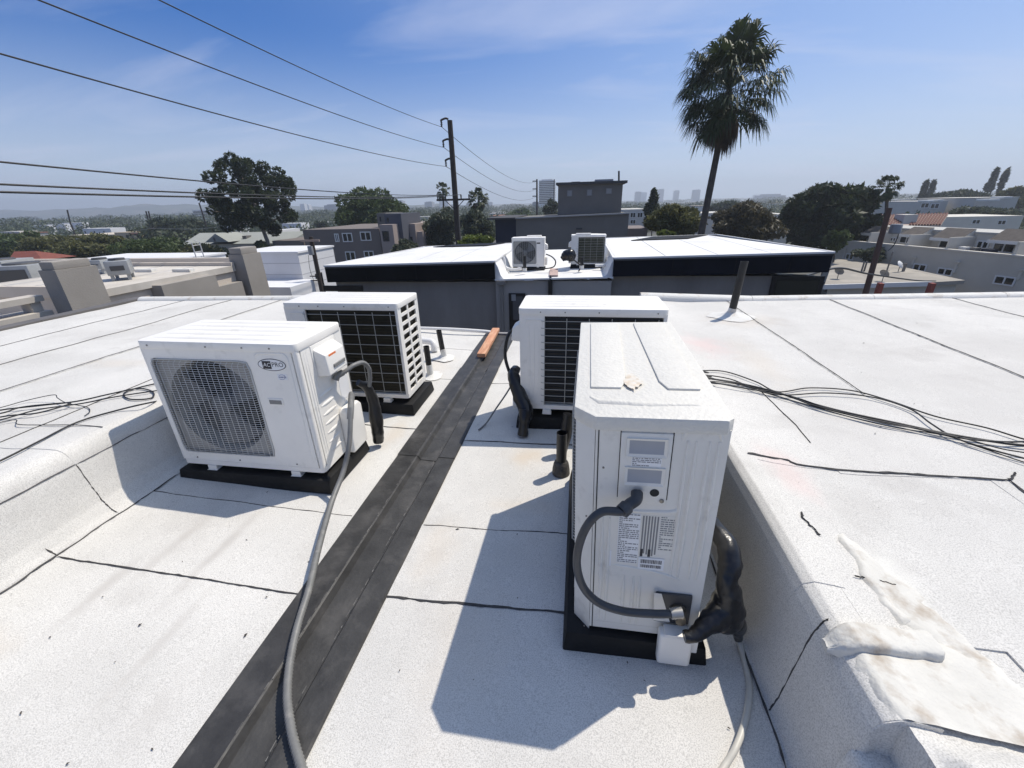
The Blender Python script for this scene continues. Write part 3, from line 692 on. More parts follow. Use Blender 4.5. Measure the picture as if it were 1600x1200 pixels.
    if lid == 'ribbed':
        for q in np.linspace(-.36, .36, 5): ridge(b, [(x, q * D, H) for x in np.linspace(-hx + .05, hx - .06, 5)], .042, .011, (0, 0, 1))
    else:
        for q in (-1, 1):
            pl = [(-hx + .03, q * D * .085), (-hx + .03, q * D * .40), (hx - .18, q * D * .40), (hx - .18, q * D * .17), (hx - .24, q * D * .125), (-hx + .1, q * D * .085)]
            b2 = MB(); b2.prism(pl if q < 0 else pl[::-1], H - .001, H + .007); b2.build('embossed_panel', LIDW, lo, bevel=.006)
        ridge(b, [(hx - .12, -D * .40, H), (hx - .085, -D * .34, H), (hx - .078, 0, H), (hx - .085, D * .34, H)], .026, .008, (0, 0, 1))
    b.build('lid_ribs', paint if lid == 'ribbed' else LIDW, lo, smooth=50)
    # screws along the lid skirt
    for x in (-hx + .06, -hx * .1, hx * .36, hx * .70):
        MB().lathe([(0, -hy - ov - .0035), (.0042, -hy - ov - .003), (.0045, -hy - ov + .001)], 10, (x, 0, zt + .008), 'y').build('screw', SCREW, t, smooth=40)
        MB().lathe([(0, hy + ov + .0035), (.0042, hy + ov + .003), (.0045, hy + ov - .001)], 10, (x, 0, zt + .008), 'y').build('screw', SCREW, t, smooth=40)
    for x in (-hx + .10, -hx + .38, hx - .16):
        MB().lathe([(0, -hy - .0035), (.0042, -hy - .003), (.0045, -hy + .001)], 10, (x, 0, zb + .048), 'y').build('screw', SCREW, t, smooth=40)
    return t, dict(hx=hx, hy=hy, zb=zb, zt=zt, cx=cx, cz=cz)

def side_ribs(t, g, paint, y0, y1, z0, z1, n_):
    b = MB()
    for k in range(n_):
        z = lerp(z0, z1, k / (n_ - 1)); ridge(b, [(g['hx'], y, z) for y in np.linspace(y0, y1, 4)], .022, .005, (1, 0, 0))
    b.build('embossed_ribs', paint, t, smooth=50)
def valve_cover(t, g, paint, y0, y1, z0, z1, dep=.075):
    b = MB(); x = g['hx'] - .001
    prof = [(y0, z0), (y1, z0), (y1, z1 - .03), (y1 - .03, z1), (y0 + .02, z1), (y0, z1 - .02)]
    b.extr(prof, 'x', x, x + dep); return b.build('valve_cover', paint, t, bevel=.014, seg=3)
def terminal_cover(t, g, paint, y0, y1, z0, z1):
    b = MB(); x = g['hx']
    b.box(x - .001, x + .004, y0 - .012, y1 + .012, z0 - .055, z1 + .02)
    b.build('terminal_plate', paint, t, bevel=.002)
    b = MB()
    b.add([(x + .003, y0, z0), (x + .003, y1, z0), (x + .003, y1, z1), (x + .003, y0, z1), (x + .070, y0 + .01, z0 + .004), (x + .070, y1 - .008, z0 + .004), (x + .062, y1 - .008, z1 - .035), (x + .062, y0 + .01, z1 - .035)],
          [(0, 3, 2, 1), (4, 5, 6, 7), (0, 1, 5, 4), (1, 2, 6, 5), (2, 3, 7, 6), (3, 0, 4, 7)])
    tcv = b.build('terminal_cover', paint, t, bevel=.008, seg=3)
    MB().box(x + .064, x + .0745, lerp(y0, y1, .30), lerp(y0, y1, .85), lerp(z0, z1, .22), lerp(z0, z1, .34)).build('hand_slot', mat('slot_grey', (.20, .20, .195), .5), tcv)
    return tcv
def put(vf, Mx):
    """lettering outline carried onto a face by a 4x4 matrix"""
    v, f = vf; return MB().add([Mx @ Vector(p) for p in v], f)
def frontM(x, y, z): return Matrix(((1, 0, 0, x), (0, 0, 1, y), (0, 1, 0, z), (0, 0, 0, 1)))     # text x->x, text y->z
def sideM(x, y, z): return Matrix(((0, 0, 1, x), (1, 0, 0, y), (0, 1, 0, z), (0, 0, 0, 1)))      # text x->y, text y->z (read from +x)
def pad(label, x0, x1, y0, y1, z0=None, h=.085):
    z0 = roofz((x0 + x1) / 2, (y0 + y1) / 2) - .01 if z0 is None else z0
    b = MB(); m_ = .012
    b.add([(x0, y0, z0), (x1, y0, z0), (x1, y1, z0), (x0, y1, z0), (x0 + m_, y0 + m_, z0 + h), (x1 - m_, y0 + m_, z0 + h), (x1 - m_, y1 - m_, z0 + h), (x0 + m_, y1 - m_, z0 + h)],
          [(0, 3, 2, 1), (4, 5, 6, 7), (0, 1, 5, 4), (1, 2, 6, 5), (2, 3, 7, 6), (3, 0, 4, 7)])
    o = b.build('equipment_pad', PADM, bevel=.008); return tag(o, label, 'equipment pad', 'black equipment pads')

# --- A: left front unit, fan side towards us
pad('black pad under the white condenser with the oval emblem', -2.305, -1.325, 1.715, 2.19)
A, gA = ac_unit('condenser', 'white condenser with round fan grille and black-rimmed oval emblem, left foreground', (-1.815, 1.965, .098), 0, .90, .42, .795, UNITW, COIL)
hx, hy, zb, zt = gA['hx'], gA['hy'], gA['zb'], gA['zt']
x0 = -hx                                   # emblem and sticker
el = lambda rx, rz, y, n_=40: [(x0 + .752 + rx * math.cos(2 * math.pi * k / n_), y, .683 + rz * math.sin(2 * math.pi * k / n_)) for k in range(n_)]
em = MB().add(el(.0785, .033, -hy - .0012), [tuple(range(40))]).build('emblem', INK, A)
MB().add(el(.0745, .0295, -hy - .0018), [tuple(range(40))]).build('emblem_field', STICK, em)
MB().box(x0 + .700, x0 + .748, -hy - .0026, -hy - .0022, .661, .703).build('emblem_square', INK, em)
put(text_mesh('AC', .029, .2, .0), frontM(x0 + .723, -hy - .0031, .682)).build('emblem_letters', STICK, em)
put(text_mesh('PRO', .034, 0, 0), frontM(x0 + .785, -hy - .0026, .684)).build('emblem_letters', INK, em)
st = MB().box(x0 + .766, x0 + .822, -hy - .0015, -hy + .001, .601, .633).build('inverter_sticker', STICK, A)
put(text_mesh('INVERTER', .0098, .15, .0002), frontM(x0 + .794, -hy - .0022, .616)).build('sticker_letters', INKB, st)
b = MB(); b.tube([(x0 + .775 + .018 * (1 + math.cos(a)), -hy - .002, .620 + .010 * math.sin(a)) for a in np.linspace(.2, 2.9, 12)], .0009, 4); b.tube([(x0 + .790 + .016 * math.cos(a), -hy - .002, .612 - .008 * math.sin(a)) for a in np.linspace(.1, 2.6, 10)], .0009, 4)
b.build('sticker_swoosh', INKB, st)
b = MB(); b.box(x0 + .672, x0 + .760, -hy - .004, -hy + .001, .455, .493); hd = b.build('handle_plate', UNITW, A, bevel=.003)
MB().box(x0 + .682, x0 + .752, -hy - .0052, -hy - .0038, .461, .484).build('handle_recess', mat('slot_grey', (.2, .2, .195), .5), hd)
b = MB(); ridge(b, [(x0 + .665, -hy, .70), (x0 + .668, -hy, .728), (x0 + .685, -hy, .742), (x0 + .76, -hy, .744), (x0 + .826, -hy, .744), (x0 + .842, -hy, .73), (x0 + .848, -hy, .70), (x0 + .846, -hy, .4), (x0 + .842, -hy, .10)], .014, .0035, (0, -1, 0))
ridge(b, [(x0 + .646, -hy, zt - .001), (x0 + .646, -hy, zt - .035)], .003, .001, (0, -1, 0))
b.build('embossed_ribs', UNITW, A, smooth=50)
terminal_cover(A, gA, UNITW, -hy + .125, -hy + .325, .57, .725)
MB().box(hx + .0615, hx + .0632, -hy + .165, -hy + .235, .668, .684).build('warning_sticker', INKR, A)
MB().box(hx + .0, hx + .0015, -hy + .30, -hy + .395, .345, .50).build('rating_sticker', STICK, A)
side_ribs(A, gA, UNITW, -hy + .10, -hy + .235, .12, .46, 7)
b = MB()
for q in (.055, .075): ridge(b, [(hx, -hy + q, z) for z in np.linspace(zb + .05, zt - .03, 4)], .012, .004, (1, 0, 0))
b.build('corner_ribs', UNITW, A, smooth=50)
valve_cover(A, gA, UNITW, -hy + .235, -hy + .405, .02, .315, .058)
# --- B: left rear unit, coil side towards us
pad('black pad under the condenser with slotted side vents', -2.18, -1.21, 2.70, 3.185)
B, gB = ac_unit('condenser', 'white condenser with wire-guarded coil and slotted side vents, behind the emblem unit', (-1.70, 2.945, .098), math.pi, .885, .40, .775, UNITW, COIL, grid=(9, 6))
b = MB(); b.box(-gB['hx'] - .004, -gB['hx'] + .001, -.045, .03, gB['zt'] - .22, gB['zt'] - .195); b.build('side_handle', UNITW, B, bevel=.002)
# --- C: right rear unit, coil side towards us
pad('black pad under the condenser with dark blue coil', -.40, .585, 2.575, 3.06, h=.09)
C_, gC = ac_unit('condenser', 'white condenser with dark blue horizontal coil rows, behind the near right unit', (.095, 2.83, .125), math.pi, .925, .41, .755, UNITW, COILB, grid=(13, 6), coilrows=30)
hx, hy, zb, zt = gC['hx'], gC['hy'], gC['zb'], gC['zt']
terminal_cover(C_, gC, UNITW, -.02, .13, zt - .22, zt - .09)
vc = valve_cover(C_, gC, UNITW, .0, .15, .0, .10, .07)
side_ribs(C_, gC, UNITW, -hy + .05, hy - .03, .12, .42, 6)
# --- D: near right unit, service end towards us
pad('black pad under the near condenser with the grey conduit loop', -.005, .485, .99, 2.0)
D_, gD = ac_unit('condenser', 'large grey-white condenser with stained embossed lid and grey conduit loop, right foreground', (.245, 1.505, .098), -math.pi / 2 - .015, .965, .405, .87, UNITD, COIL, lid='embossed', chamf=.055, tilt=0, grid=(14, 7), grillw=.33)
D_.rotation_euler = (math.radians(1.6), 0, -math.pi / 2 - .02)
hx, hy, zb, zt = gD['hx'], gD['hy'], gD['zb'], gD['zt']
# service face features, in (s along depth from the front, z above the pad)
Zo = .098
def sb(s0, s1, z0, z1, d0, d1): return (hx + d0, hx + d1, -hy + s0, -hy + s1, z0 - Zo, z1 - Zo)
for s_, za, zc in ((.064, .13, .955), (.124, .70, .955), (.262, .70, .955)):
    MB().box(*sb(s_ - .0015, s_ + .0015, za, zc - .03, -.002, .0012)).build('panel_joint', DARKGAP, D_)
b = MB(); b.box(*sb(.1245, .2605, .685, .921, -.001, .006)); sp = b.build('service_panel', UNITD, D_, bevel=.004)
RECM = mat('recess_sky_tint', (.34, .355, .385), .6, var=.05)  # blue-grey paints the sky's reflection into the hand recesses
for z0, z1 in ((.848, .906), (.752, .812)):
    b = MB(); n_ = 8; o_ = [(.139, z0), (.249, z0), (.249, z1), (.139, z1)]
    outer = [(-hy + q[0], q[1] - Zo) for q in o_]; inner = [(-hy + lerp(.194, q[0], .84), lerp((z0 + z1) / 2, q[1], .74) - Zo) for q in o_]
    vs_ = [(hx + .0105, y, z) for y, z in outer] + [(hx + .0065, y, z) for y, z in inner] + [(hx + .004, y, z) for y, z in outer]
    b.add(vs_, [(0, 1, 5, 4), (1, 2, 6, 5), (2, 3, 7, 6), (3, 0, 4, 7), (4, 5, 6, 7), (0, 8, 9, 1), (1, 9, 10, 2), (2, 10, 11, 3), (3, 11, 8, 0)], 0)
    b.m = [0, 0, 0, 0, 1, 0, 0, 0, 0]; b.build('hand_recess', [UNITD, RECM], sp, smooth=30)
def printed(name, parent, s0, s1, z0, z1, lines, mat_bg=STICK, ink=INK, seed=1, d=.0015, vertical=False):
    rr = random.Random(seed); o = MB().box(*sb(s0, s1, z0, z1, -.0005, d)).build(name, mat_bg, parent); b = MB()
    for k in range(lines):
        if vertical:
            c = lerp(s0, s1, (k + .5) / lines); w = (s1 - s0) / lines * .28; b.box(*sb(c - w, c + w, z0 + .004 + rr.random() * .01, z1 - .003, d, d + .0006))
        else:
            c = lerp(z1, z0, (k + .5) / lines); h = (z1 - z0) / lines * .22; x = s0 + .002
            while x < s1 - .004:
                L = rr.uniform(.003, .012); e = min(x + L, s1 - .002); b.box(*sb(x, e, c - h, c + h, d, d + .0006)); x = e + rr.uniform(.0012, .003)
                if rr.random() < .06: break
    b.build('print', ink, o); return o
printed('wiring_label', sp, .156, .236, .816, .845, 5, seed=3, d=.0075, ink=INKG)
printed('rating_label', D_, .132, .196, .446, .642, 26, seed=5, ink=INKG)
printed('side_text', D_, .200, .250, .478, .640, 6, UNITD, INKG, 6, vertical=True, d=.0008)
printed('caution_text', D_, .252, .300, .508, .640, 16, UNITD, INKG, 7, d=.0008)
bl = MB().box(*sb(.199, .277, .426, .474, .001, .0025)).build('barcode_label', STICK, D_); b = MB(); rr = random.Random(4)
for za, zc in ((.434, .446), (.452, .467)):
    s_ = .206
    while s_ < .268: w = rr.choice((.001, .0016, .0028)); b.box(*sb(s_, s_ + w, za, zc, .0025, .0031)); s_ += w + rr.choice((.001, .0018))
b.build('barcode', INK, bl)
b = MB()
for s_ in (.202, .225): b.box(*sb(s_, s_ + .008, .478, .508, .0009, .0018))
b.build('print_block', INK, D_)
MB().box(*sb(.098, .116, .425, .49, -.0005, .0012)).build('clear_tag', STICK, D_)
b = MB()
F = lambda s_, z: (hx, -hy + s_, z - Zo)
for s_ in (.300, .322, .356, .378): ridge(b, [F(s_, z) for z in np.linspace(.40, .90, 5)], .014, .008, (1, 0, 0))
ridge(b, [F(.285, .90), F(.290, .925), F(.305, .934), F(.335, .935), F(.365, .934), F(.38, .925), F(.385, .90)], .014, .004, (1, 0, 0))
ridge(b, [F(.135, .652), F(.20, .652), F(.270, .655), F(.292, .662), F(.30, .68)], .016, .005, (1, 0, 0))
for s_ in (.085, .105, .16, .19, .21): ridge(b, [F(s_, z) for z in np.linspace(.17, .39 if s_ > .12 else .62, 4)], .014, .007, (1, 0, 0))
ridge(b, [F(.12, .43), F(.16, .428), F(.24, .42), F(.30, .405), F(.33, .39)], .012, .004, (1, 0, 0))
b.build('embossed_ribs', UNITD, D_, smooth=50)
for s_, z, r in ((.182, .726, .009), (.226, .727, .013)):
    MB().lathe([(0, hx + .0072), (r, hx + .0072), (r, hx + .003)], 16, (0, -hy + s_, z - Zo), 'x').build('knockout_hole', DARKGAP, sp)
MB().lathe([(0, hx + .0105), (.006, hx + .0095), (.0068, hx + .005)], 12, (0, -hy + .248, .70 - Zo), 'x').build('screw', SCREW, sp, smooth=40)
for s_, z in ((.035, .62), (.08, .80), (.037, .13)):
    MB().lathe([(0, hx + .003), (.003, hx + .002), (.0032, hx)], 8, (0, -hy + s_, z - Zo), 'x').build('screw', SCREW, D_, smooth=40)
# valve recess, bracket and cover at the foot of the service face
MB().box(*sb(.262, .375, .205, .335, -.001, .010)).build('valve_plate', mat('valve_dark', (.05, .05, .052), .5), D_, bevel=.006)
MB().add([F(.255, .34), F(.278, .34), F(.315, .215), F(.262, .215)], [(0, 1, 2, 3)]).xf(Matrix.Translation((.014, 0, 0))).build('bracket_arm', UNITD, D_)
MB().lathe([(0, hx + .060), (.016, hx + .058), (.017, hx + .02), (.026, hx + .018), (.026, hx)], 14, (0, -hy + .335, .275 - Zo), 'x').build('valve', mat('brass_dull', (.10, .09, .075), .4, metal=.6), D_, smooth=40)
b = MB(); b.box(*sb(.280, .385, .055, .198, .012, .052)); vcd = b.build('valve_cover', UNITW, D_, bevel=.012, seg=3)
MB().box(*sb(.386, .408, .10, .165, .006, .03)).build('cover_flange', UNITW, vcd, bevel=.004)
MB().box(*sb(.295, .375, .1985, .206, .014, .055)).build('cover_lip', UNITW, vcd, bevel=.003)
# rust stain on the lid
b = MB(); vs_ = [(hx - .225 + .058 * math.cos(a) * (1 + .45 * vn(a * 1.9, 5) + .2 * vn(a * 5, 2)), -.028 + .024 * math.sin(a) * (1 + .5 * vn(a * 1.9, 5) + .2 * vn(a * 5, 8)), .87 + .0076) for a in np.linspace(0, 2 * math.pi, 61)[:-1]]
b.add(vs_, [tuple(range(60))]); b.build('rust_stain', mat('rust_stain', (.62, .53, .42), .7, var=.25, vscale=60, col2=(.66, .63, .565), thr=(.38, .58), c2scale=50), D_)
# ------------------------------------------------------------------ pipes, cables, wrapped line sets
def resample(pts, step):
    pts = [np.array(p, float) for p in pts]; L = [0]
    for a, c in zip(pts[:-1], pts[1:]): L.append(L[-1] + np.linalg.norm(c - a))
    n_ = max(2, int(L[-1] / step)); out = []
    for k in range(n_ + 1):
        s_ = L[-1] * k / n_; i = min(len(L) - 2, int(np.searchsorted(L, s_, 'right') - 1)); t = (s_ - L[i]) / max(1e-9, L[i + 1] - L[i])
        out.append(pts[i] + (pts[i + 1] - pts[i]) * t)
    return out
def ribbed(pts, r, pitch=.012):
    pp = resample(smooth_path(pts, 10), pitch / 2); b = MB()
    b.tube(pp, [r * (1.04 if k % 2 else .84) for k in range(len(pp))], 10); return b
def onroof(px, py, dz):
    z = .4
    for _ in range(8): p = onz(px, py, z); z = roofz(p[0], p[1]) + dz
    return onz(px, py, z)
def wrap(pts, rs, name, parent=None, seed=0, n_=16):
    pp = smooth_path([list(p) + [r] for p, r in zip(pts, rs)], 9)
    b = MB(); b.tube([p[:3] for p in pp], [p[3] for p in pp], n_, prof=lambda i, k: 1 + .20 * vn(i * .33 + seed, k * .5 + i * .16) + .05 * vn(i * 1.1 + seed, k * .9 + i * .7))
    return b.build(name, TAPE, parent, smooth=60)

# grey flexible conduit from the emblem unit, down over the gutter and out past our feet
t = thing('flexible_conduit', 'ribbed grey flexible conduit snaking from the emblem unit across the gutter', 'conduit', (-1.3, 2.0, 0))
path = [(-1.292, 2.045, .50), onz(548, 640, .47), onz(546, 690, .33), onz(537, 735, .20), onz(518, 785, .125), onz(498, 855, .10), onz(483, 920, .085), onz(466, 975, .065), onz(454, 1030, .05), onz(449, 1085, .042), onz(455, 1140, .04), onz(468, 1190, .04), onz(490, 1260, .04), onz(530, 1400, .035)]
ribbed(path, .0145).build('corrugated_tube', CONDUIT, t, smooth=60, world=True)
MB().tube([(-1.292, 2.045, .49), onz(548, 640, .475), onz(547, 655, .43)], .0175, 14).build('end_fitting', CONDUIT, t, smooth=40, world=True)
t = thing('flexible_conduit', 'short grey conduit arching from the terminal cover of the emblem unit', 'conduit', (-1.3, 2.05, .5))
path = [(-1.335, 2.02, .625), (-1.305, 2.05, .635), (-1.275, 2.10, .655), (-1.255, 2.17, .645), (-1.25, 2.215, .59), (-1.262, 2.23, .52), (-1.28, 2.235, .46)]
ribbed(path, .0135).build('corrugated_tube', CONDUIT, t, smooth=60, world=True)
MB().tube([(-1.345, 2.00, .60), (-1.338, 2.013, .622), (-1.315, 2.04, .633)], .019, 14).build('elbow_fitting', CONDUIT, t, smooth=40, world=True)
# black wrapped lines behind the emblem unit
o = wrap([(-1.33, 2.20, .50), (-1.30, 2.25, .44), (-1.29, 2.27, .33), (-1.285, 2.26, .22), (-1.285, 2.25, .12), (-1.29, 2.25, .045)], [.02, .030, .036, .042, .038, .034], 'line_set', seed=3)
tag(o, 'black taped refrigerant lines dropping behind the emblem unit', 'line set', 'black taped line sets')
# grey loop on the near unit
t = thing('flexible_conduit', 'dark grey conduit looping over the service face of the near right unit', 'conduit', (.19, .97, .3))
path = [(.175, .985, .708), (.150, .965, .695)] + [ony(x, y, Y) for x, y, Y in ((940, 800, .955), (917, 822, .945), (904, 855, .935), (902, 888, .932), (913, 920, .932), (938, 943, .935), (975, 955, .938), (1020, 959, .94), (1052, 959, .945))]
MB().tube(smooth_path(path, 10), .0125, 14).build('smooth_tube', CONDUITD, t, smooth=60, world=True)
MB().tube(smooth_path([(.192, 1.012, .728), (.188, .992, .718), (.170, .983, .706), (.148, .964, .694)], 6), [.017] * 14 + [.021] * 5, 16).build('elbow_fitting', CONDUITD, t, smooth=50, world=True)
p_, q_ = ony(1048, 959, .945), ony(1066, 957, .95)
MB().tube([p_, q_], .0165, 14).build('metal_ferrule', mat('ferrule', (.36, .35, .33), .35, metal=.7), t, smooth=40, world=True)
# big taped bundle beside it
t = thing('line_set', 'glossy black taped bundle of lines between the near unit and the curb', 'line set', (.52, 1.05, .1), group='black taped line sets')
wr = lambda pts, rs, nm, sd: wrap([np.array(p) - np.array(t.location) for p in pts], rs, nm, t, sd, 20)
wr([(.43, 1.32, .47), (.482, 1.20, .475), (.510, 1.12, .465), (.514, 1.075, .43), (.503, 1.045, .39), (.515, 1.035, .34), (.52, 1.03, .27), (.515, 1.03, .22)], [.026, .030, .034, .036, .030, .040, .054, .046], 'taped_riser', 1)
wr([(.515, 1.03, .285), (.475, 1.0, .268), (.435, .975, .25), (.405, .955, .237), (.375, .95, .232)], [.048, .040, .028, .021, .018], 'taped_branch', 4)
wr([(.50, 1.03, .26), (.54, 1.035, .23), (.572, 1.045, .19), (.585, 1.06, .14), (.60, 1.075, .09)], [.042, .040, .026, .018, .014], 'taped_tail', 6)
wr([(.49, 1.03, .24), (.475, 1.045, .17), (.485, 1.09, .10), (.50, 1.12, .06)], [.030, .020, .013, .010], 'taped_tail', 8)
HOSE = mat('cream_hose', (.55, .53, .47), .45, var=.08, vscale=20)
path = [(.603, 1.082, .085), onz(1160, 1020, .065), onz(1166, 1045, .06), onz(1171, 1075, .065), onz(1166, 1120, .075), onz(1151, 1165, .07), onz(1130, 1200, .055), onz(1095, 1250, .05), onz(1040, 1330, .05)]
o = MB().tube(smooth_path(path, 10), .0095, 10).build('drain_hose', HOSE, smooth=60); tag(o, 'cream drain hose curling out from the black taped bundle', 'hose')
# lines on the unit behind
t = thing('line_set', 'lumpy black taped lines at the left end of the blue-coil condenser', 'line set', (-.42, 2.62, .05), group='black taped line sets')
wr = lambda pts, rs, nm, sd: wrap([np.array(p) - np.array(t.location) for p in pts], rs, nm, t, sd, 18)
wr([(-.415, 2.78, .40), (-.43, 2.72, .38), (-.405, 2.66, .33), (-.365, 2.60, .25), (-.325, 2.55, .18), (-.318, 2.50, .14)], [.03, .042, .046, .052, .050, .042], 'taped_elbow', 2)
wr([(-.318, 2.52, .20), (-.325, 2.49, .14), (-.33, 2.47, .08), (-.335, 2.46, .035)], [.042, .038, .034, .038], 'taped_riser', 5)
path = [(-.455, 2.86, .66), (-.475, 2.82, .64), (-.495, 2.80, .56), (-.497, 2.79, .47), (-.47, 2.77, .38), (-.435, 2.73, .32)]
MB().tube(smooth_path(path, 8), .012, 10).build('black_conduit', RUBBER, t, smooth=60, world=True)
path = [(-.44, 2.74, .30), (-.49, 2.7, .22), (-.56, 2.66, .12), (-.62, 2.60, .035), (-.66, 2.52, .02)]
o = MB().tube(smooth_path(path, 8), .006, 8).build('thin_hose', CONDUIT, smooth=60); tag(o, 'thin grey hose drooping from the blue-coil condenser to the gutter', 'hose')
# thin black cable from the rear of the near unit
o = wrap([(-.03, 2.30, .30), (-.035, 2.28, .18), (-.05, 2.25, .09), (-.06, 2.24, .04)], [.03, .035, .03, .028], 'line_set', None, 9, 12)
tag(o, 'slim black taped lines rising behind the near unit fan guard', 'line set', 'black taped line sets')

# vent pipes
def vent(name, label, x, y, r, top, wbase=True, lean=0.0, tilt=0.0):
    t = thing(name, label, 'vent pipe', (x, y, roofz(x, y)), 0, 'black vent pipes'); z0 = 0
    h = top - roofz(x, y)
    b = MB(); b.tube([(0, 0, .02), (lean * .5, tilt * .5, h * .5), (lean, tilt, h)], r, 18, cap=False); b.tube([(lean, tilt, h), (lean * .9, tilt * .9, h - .06)], r * .86, 18, cap=False)
    vs_ = []; n_ = 18
    b.build('pipe', ABS, t, smooth=50)
    b = MB(); b.tube([(lean, tilt, h - .002), (lean, tilt, h + .001)], r * 1.015, 18, cap=False); b.build('pipe_rim', mat('cut_pipe_edge', (.10, .10, .10), .4), t, smooth=50)
    if wbase:
        b = MB(); b.tube([(0, 0, .0), (0, 0, .05), (lean * .2, 0, h * wbase)], [r * 1.25, r * 1.15, r * 1.06], 18, prof=lambda i, k: 1 + .1 * vn(k * .9, i)); b.build('painted_base', SMOOTH_WHITE, t, smooth=60)
    return t
vent('vent_pipe', 'short open black vent pipe beside the fan guard of the near unit', -.055, 2.055, .030, .305, 0)
b = MB(); b.lathe([(.052, .0), (.050, .035), (.044, .07), (.036, .085), (.031, .09)], 18, (-.055, 2.055, roofz(-.055, 2.055) + .004)); 
o = b.build('pipe_boot', mat('tar_boot', (.05, .045, .04), .6, var=.5, vscale=40, bump=.4, bscale=60), home, smooth=50, world=True)
vent('vent_pipe', 'tall black vent pipe with painted white foot on the right roof', 1.50, 4.28, .034, .955, .17, .03, 0)
vent('vent_pipe', 'black vent pipe with white foot nearest the far roof edge', -1.36, 3.955, .027, .325, .36, -.03, 0)
vent('vent_pipe', 'squat black vent pipe close behind the slotted condenser', -1.345, 3.47, .027, .315, .42, -.01, 0)
PVC = mat('white_pvc', (.72, .71, .69), .45, var=.06, vscale=15)
o = MB().tube(smooth_path([(-1.75, 4.22, .13), (-1.62, 4.20, .125), (-1.555, 4.18, .12), (-1.535, 4.16, .09), (-1.53, 4.15, .03)], 6), .035, 14).build('drain_elbow', PVC, smooth=60); tag(o, 'white drain pipe elbow behind the slotted condenser', 'pipe')

# wooden board lying on the gutter flange
WOOD = mat('redwood_board', (.52, .25, .14), .7, var=.2, vscale=18, stretch=(1, .15, 1), col2=(.62, .34, .20), thr=(.45, .6), c2scale=30, bump=.15, bscale=90)
b = MB(); R_ = Matrix.Rotation(math.radians(1.5), 3, 'Z'); b.obox((-.985, 4.50, .045), (.088, .98, .042), R_); o = b.build('wooden_board', WOOD, bevel=.002); tag(o, 'reddish wooden board lying along the far end of the gutter', 'board')
o = MB().tube(smooth_path([(-1.95, 4.83, .09), (-1.5, 4.82, .085), (-1.15, 4.85, .06), (-1.03, 4.86, .045)], 5), .02, 10).build('white_pipe', PVC, smooth=60); tag(o, 'thin white pipe lying along the far roof edge', 'pipe')

# cables on the upper roofs
def cable(label, pxs, r_, lifts=None, rest=.002, group='black cables on the right roof', m=None, name='cable'):
    r = r_ * .72; pts = [onroof(x, y, r + rest + (lifts[i] if lifts else 0) + .016) for i, (x, y) in enumerate(pxs)]
    def onward(a, c, d):                                   # the cable goes on beyond what the photograph shows
        e = (np.array(c) - np.array(a))[:2]; e = e / np.linalg.norm(e); k_ = random.uniform(-.25, .25); out = []; p = np.array(c, float)
        for q in range(6):
            e = e + np.array([-e[1], e[0]]) * k_ * .3; e /= np.linalg.norm(e); x, y = p[:2] + e * d / 6; p = np.array([x, y, roofz(x, y) + r + rest + .016]); out.append(p)
        return out
    if 'right' in group:
        y = pts[0][1]; k_ = random.uniform(-.03, .03)
        pts = [np.array([.60 + k_ * .3, y - .02 + k_, .075]), np.array([.635, y - .01 + k_, .25]), np.array([.675, y + k_, .465]), np.array([.73, y + k_ * .8, .490]), np.array([.86, y + k_ * .5, .462 + r])] + pts + onward(pts[-2], pts[-1], 1.6)
    elif pxs[0][0] < 0: pts = onward(pts[1], pts[0], 1.4)[::-1] + pts
    o = MB().tube(smooth_path(pts, 8), r, 7).build(name, m or RUBBER, smooth=60); return tag(o, label, 'cable', group)
cable('topmost black cable curving out farthest on the right roof', [(1085, 580), (1130, 580), (1180, 596), (1215, 612), (1265, 606), (1330, 610), (1390, 626), (1460, 650), (1540, 668), (1600, 686), (1660, 700)], .0055)
cable('black cable crossing under the bundle midway along the right roof', [(1085, 584), (1140, 592), (1190, 612), (1230, 617), (1290, 614), (1360, 620), (1420, 638), (1455, 662), (1490, 683), (1540, 700), (1600, 716), (1660, 730)], .0055, rest=.006)
cable('thickest black cable in the bundle on the right roof', [(1085, 588), (1150, 598), (1210, 612), (1260, 628), (1320, 644), (1400, 661), (1480, 678), (1560, 691), (1600, 696), (1660, 702)], .0085)
cable('lower black cable hugging the bundle on the right roof', [(1085, 592), (1160, 606), (1225, 617), (1270, 633), (1340, 651), (1420, 667), (1500, 684), (1560, 690), (1600, 690), (1660, 688)], .0062, rest=.008)
cable('thin grey cable strung below the bundle on the right roof', [(1085, 594), (1150, 600), (1210, 618), (1260, 632), (1330, 652), (1400, 668), (1475, 680), (1520, 695), (1570, 712), (1600, 722), (1660, 740)], .0038)
cable('thin black cable with slack loop near the corner of the right roof', [(1085, 590), (1135, 596), (1185, 608), (1240, 620), (1300, 640), (1380, 661), (1450, 672), (1510, 686), (1560, 700), (1600, 707), (1660, 715)], .0042, rest=.012)
gl = 'cables on the left roof'
cable('long black cable sweeping across the left roof to its edge', [(-60, 745), (0, 720), (60, 690), (120, 660), (180, 642), (240, 628), (300, 618)], .0065, group=gl)
cable('black cable coiled into a loop beside the emblem unit', [(-60, 655), (0, 641), (60, 634), (120, 627), (170, 616), (215, 607), (238, 612), (236, 622), (205, 624), (193, 617), (205, 609), (250, 598), (300, 590)], .0062, group=gl)
cable('black cable in a flattened loop near the left frame edge', [(-60, 652), (0, 646), (30, 637), (70, 632), (110, 630), (60, 645), (10, 650), (-60, 664)], .006, rest=.006, group=gl)
cable('thin dark cable kinked up into a point on the left roof', [(-40, 645), (0, 637), (40, 626), (83, 617), (90, 622), (105, 630), (135, 636), (140, 643), (132, 650)], .0034, lifts=[0, 0, 0, .03, .02, .005, 0, 0, 0], group=gl)
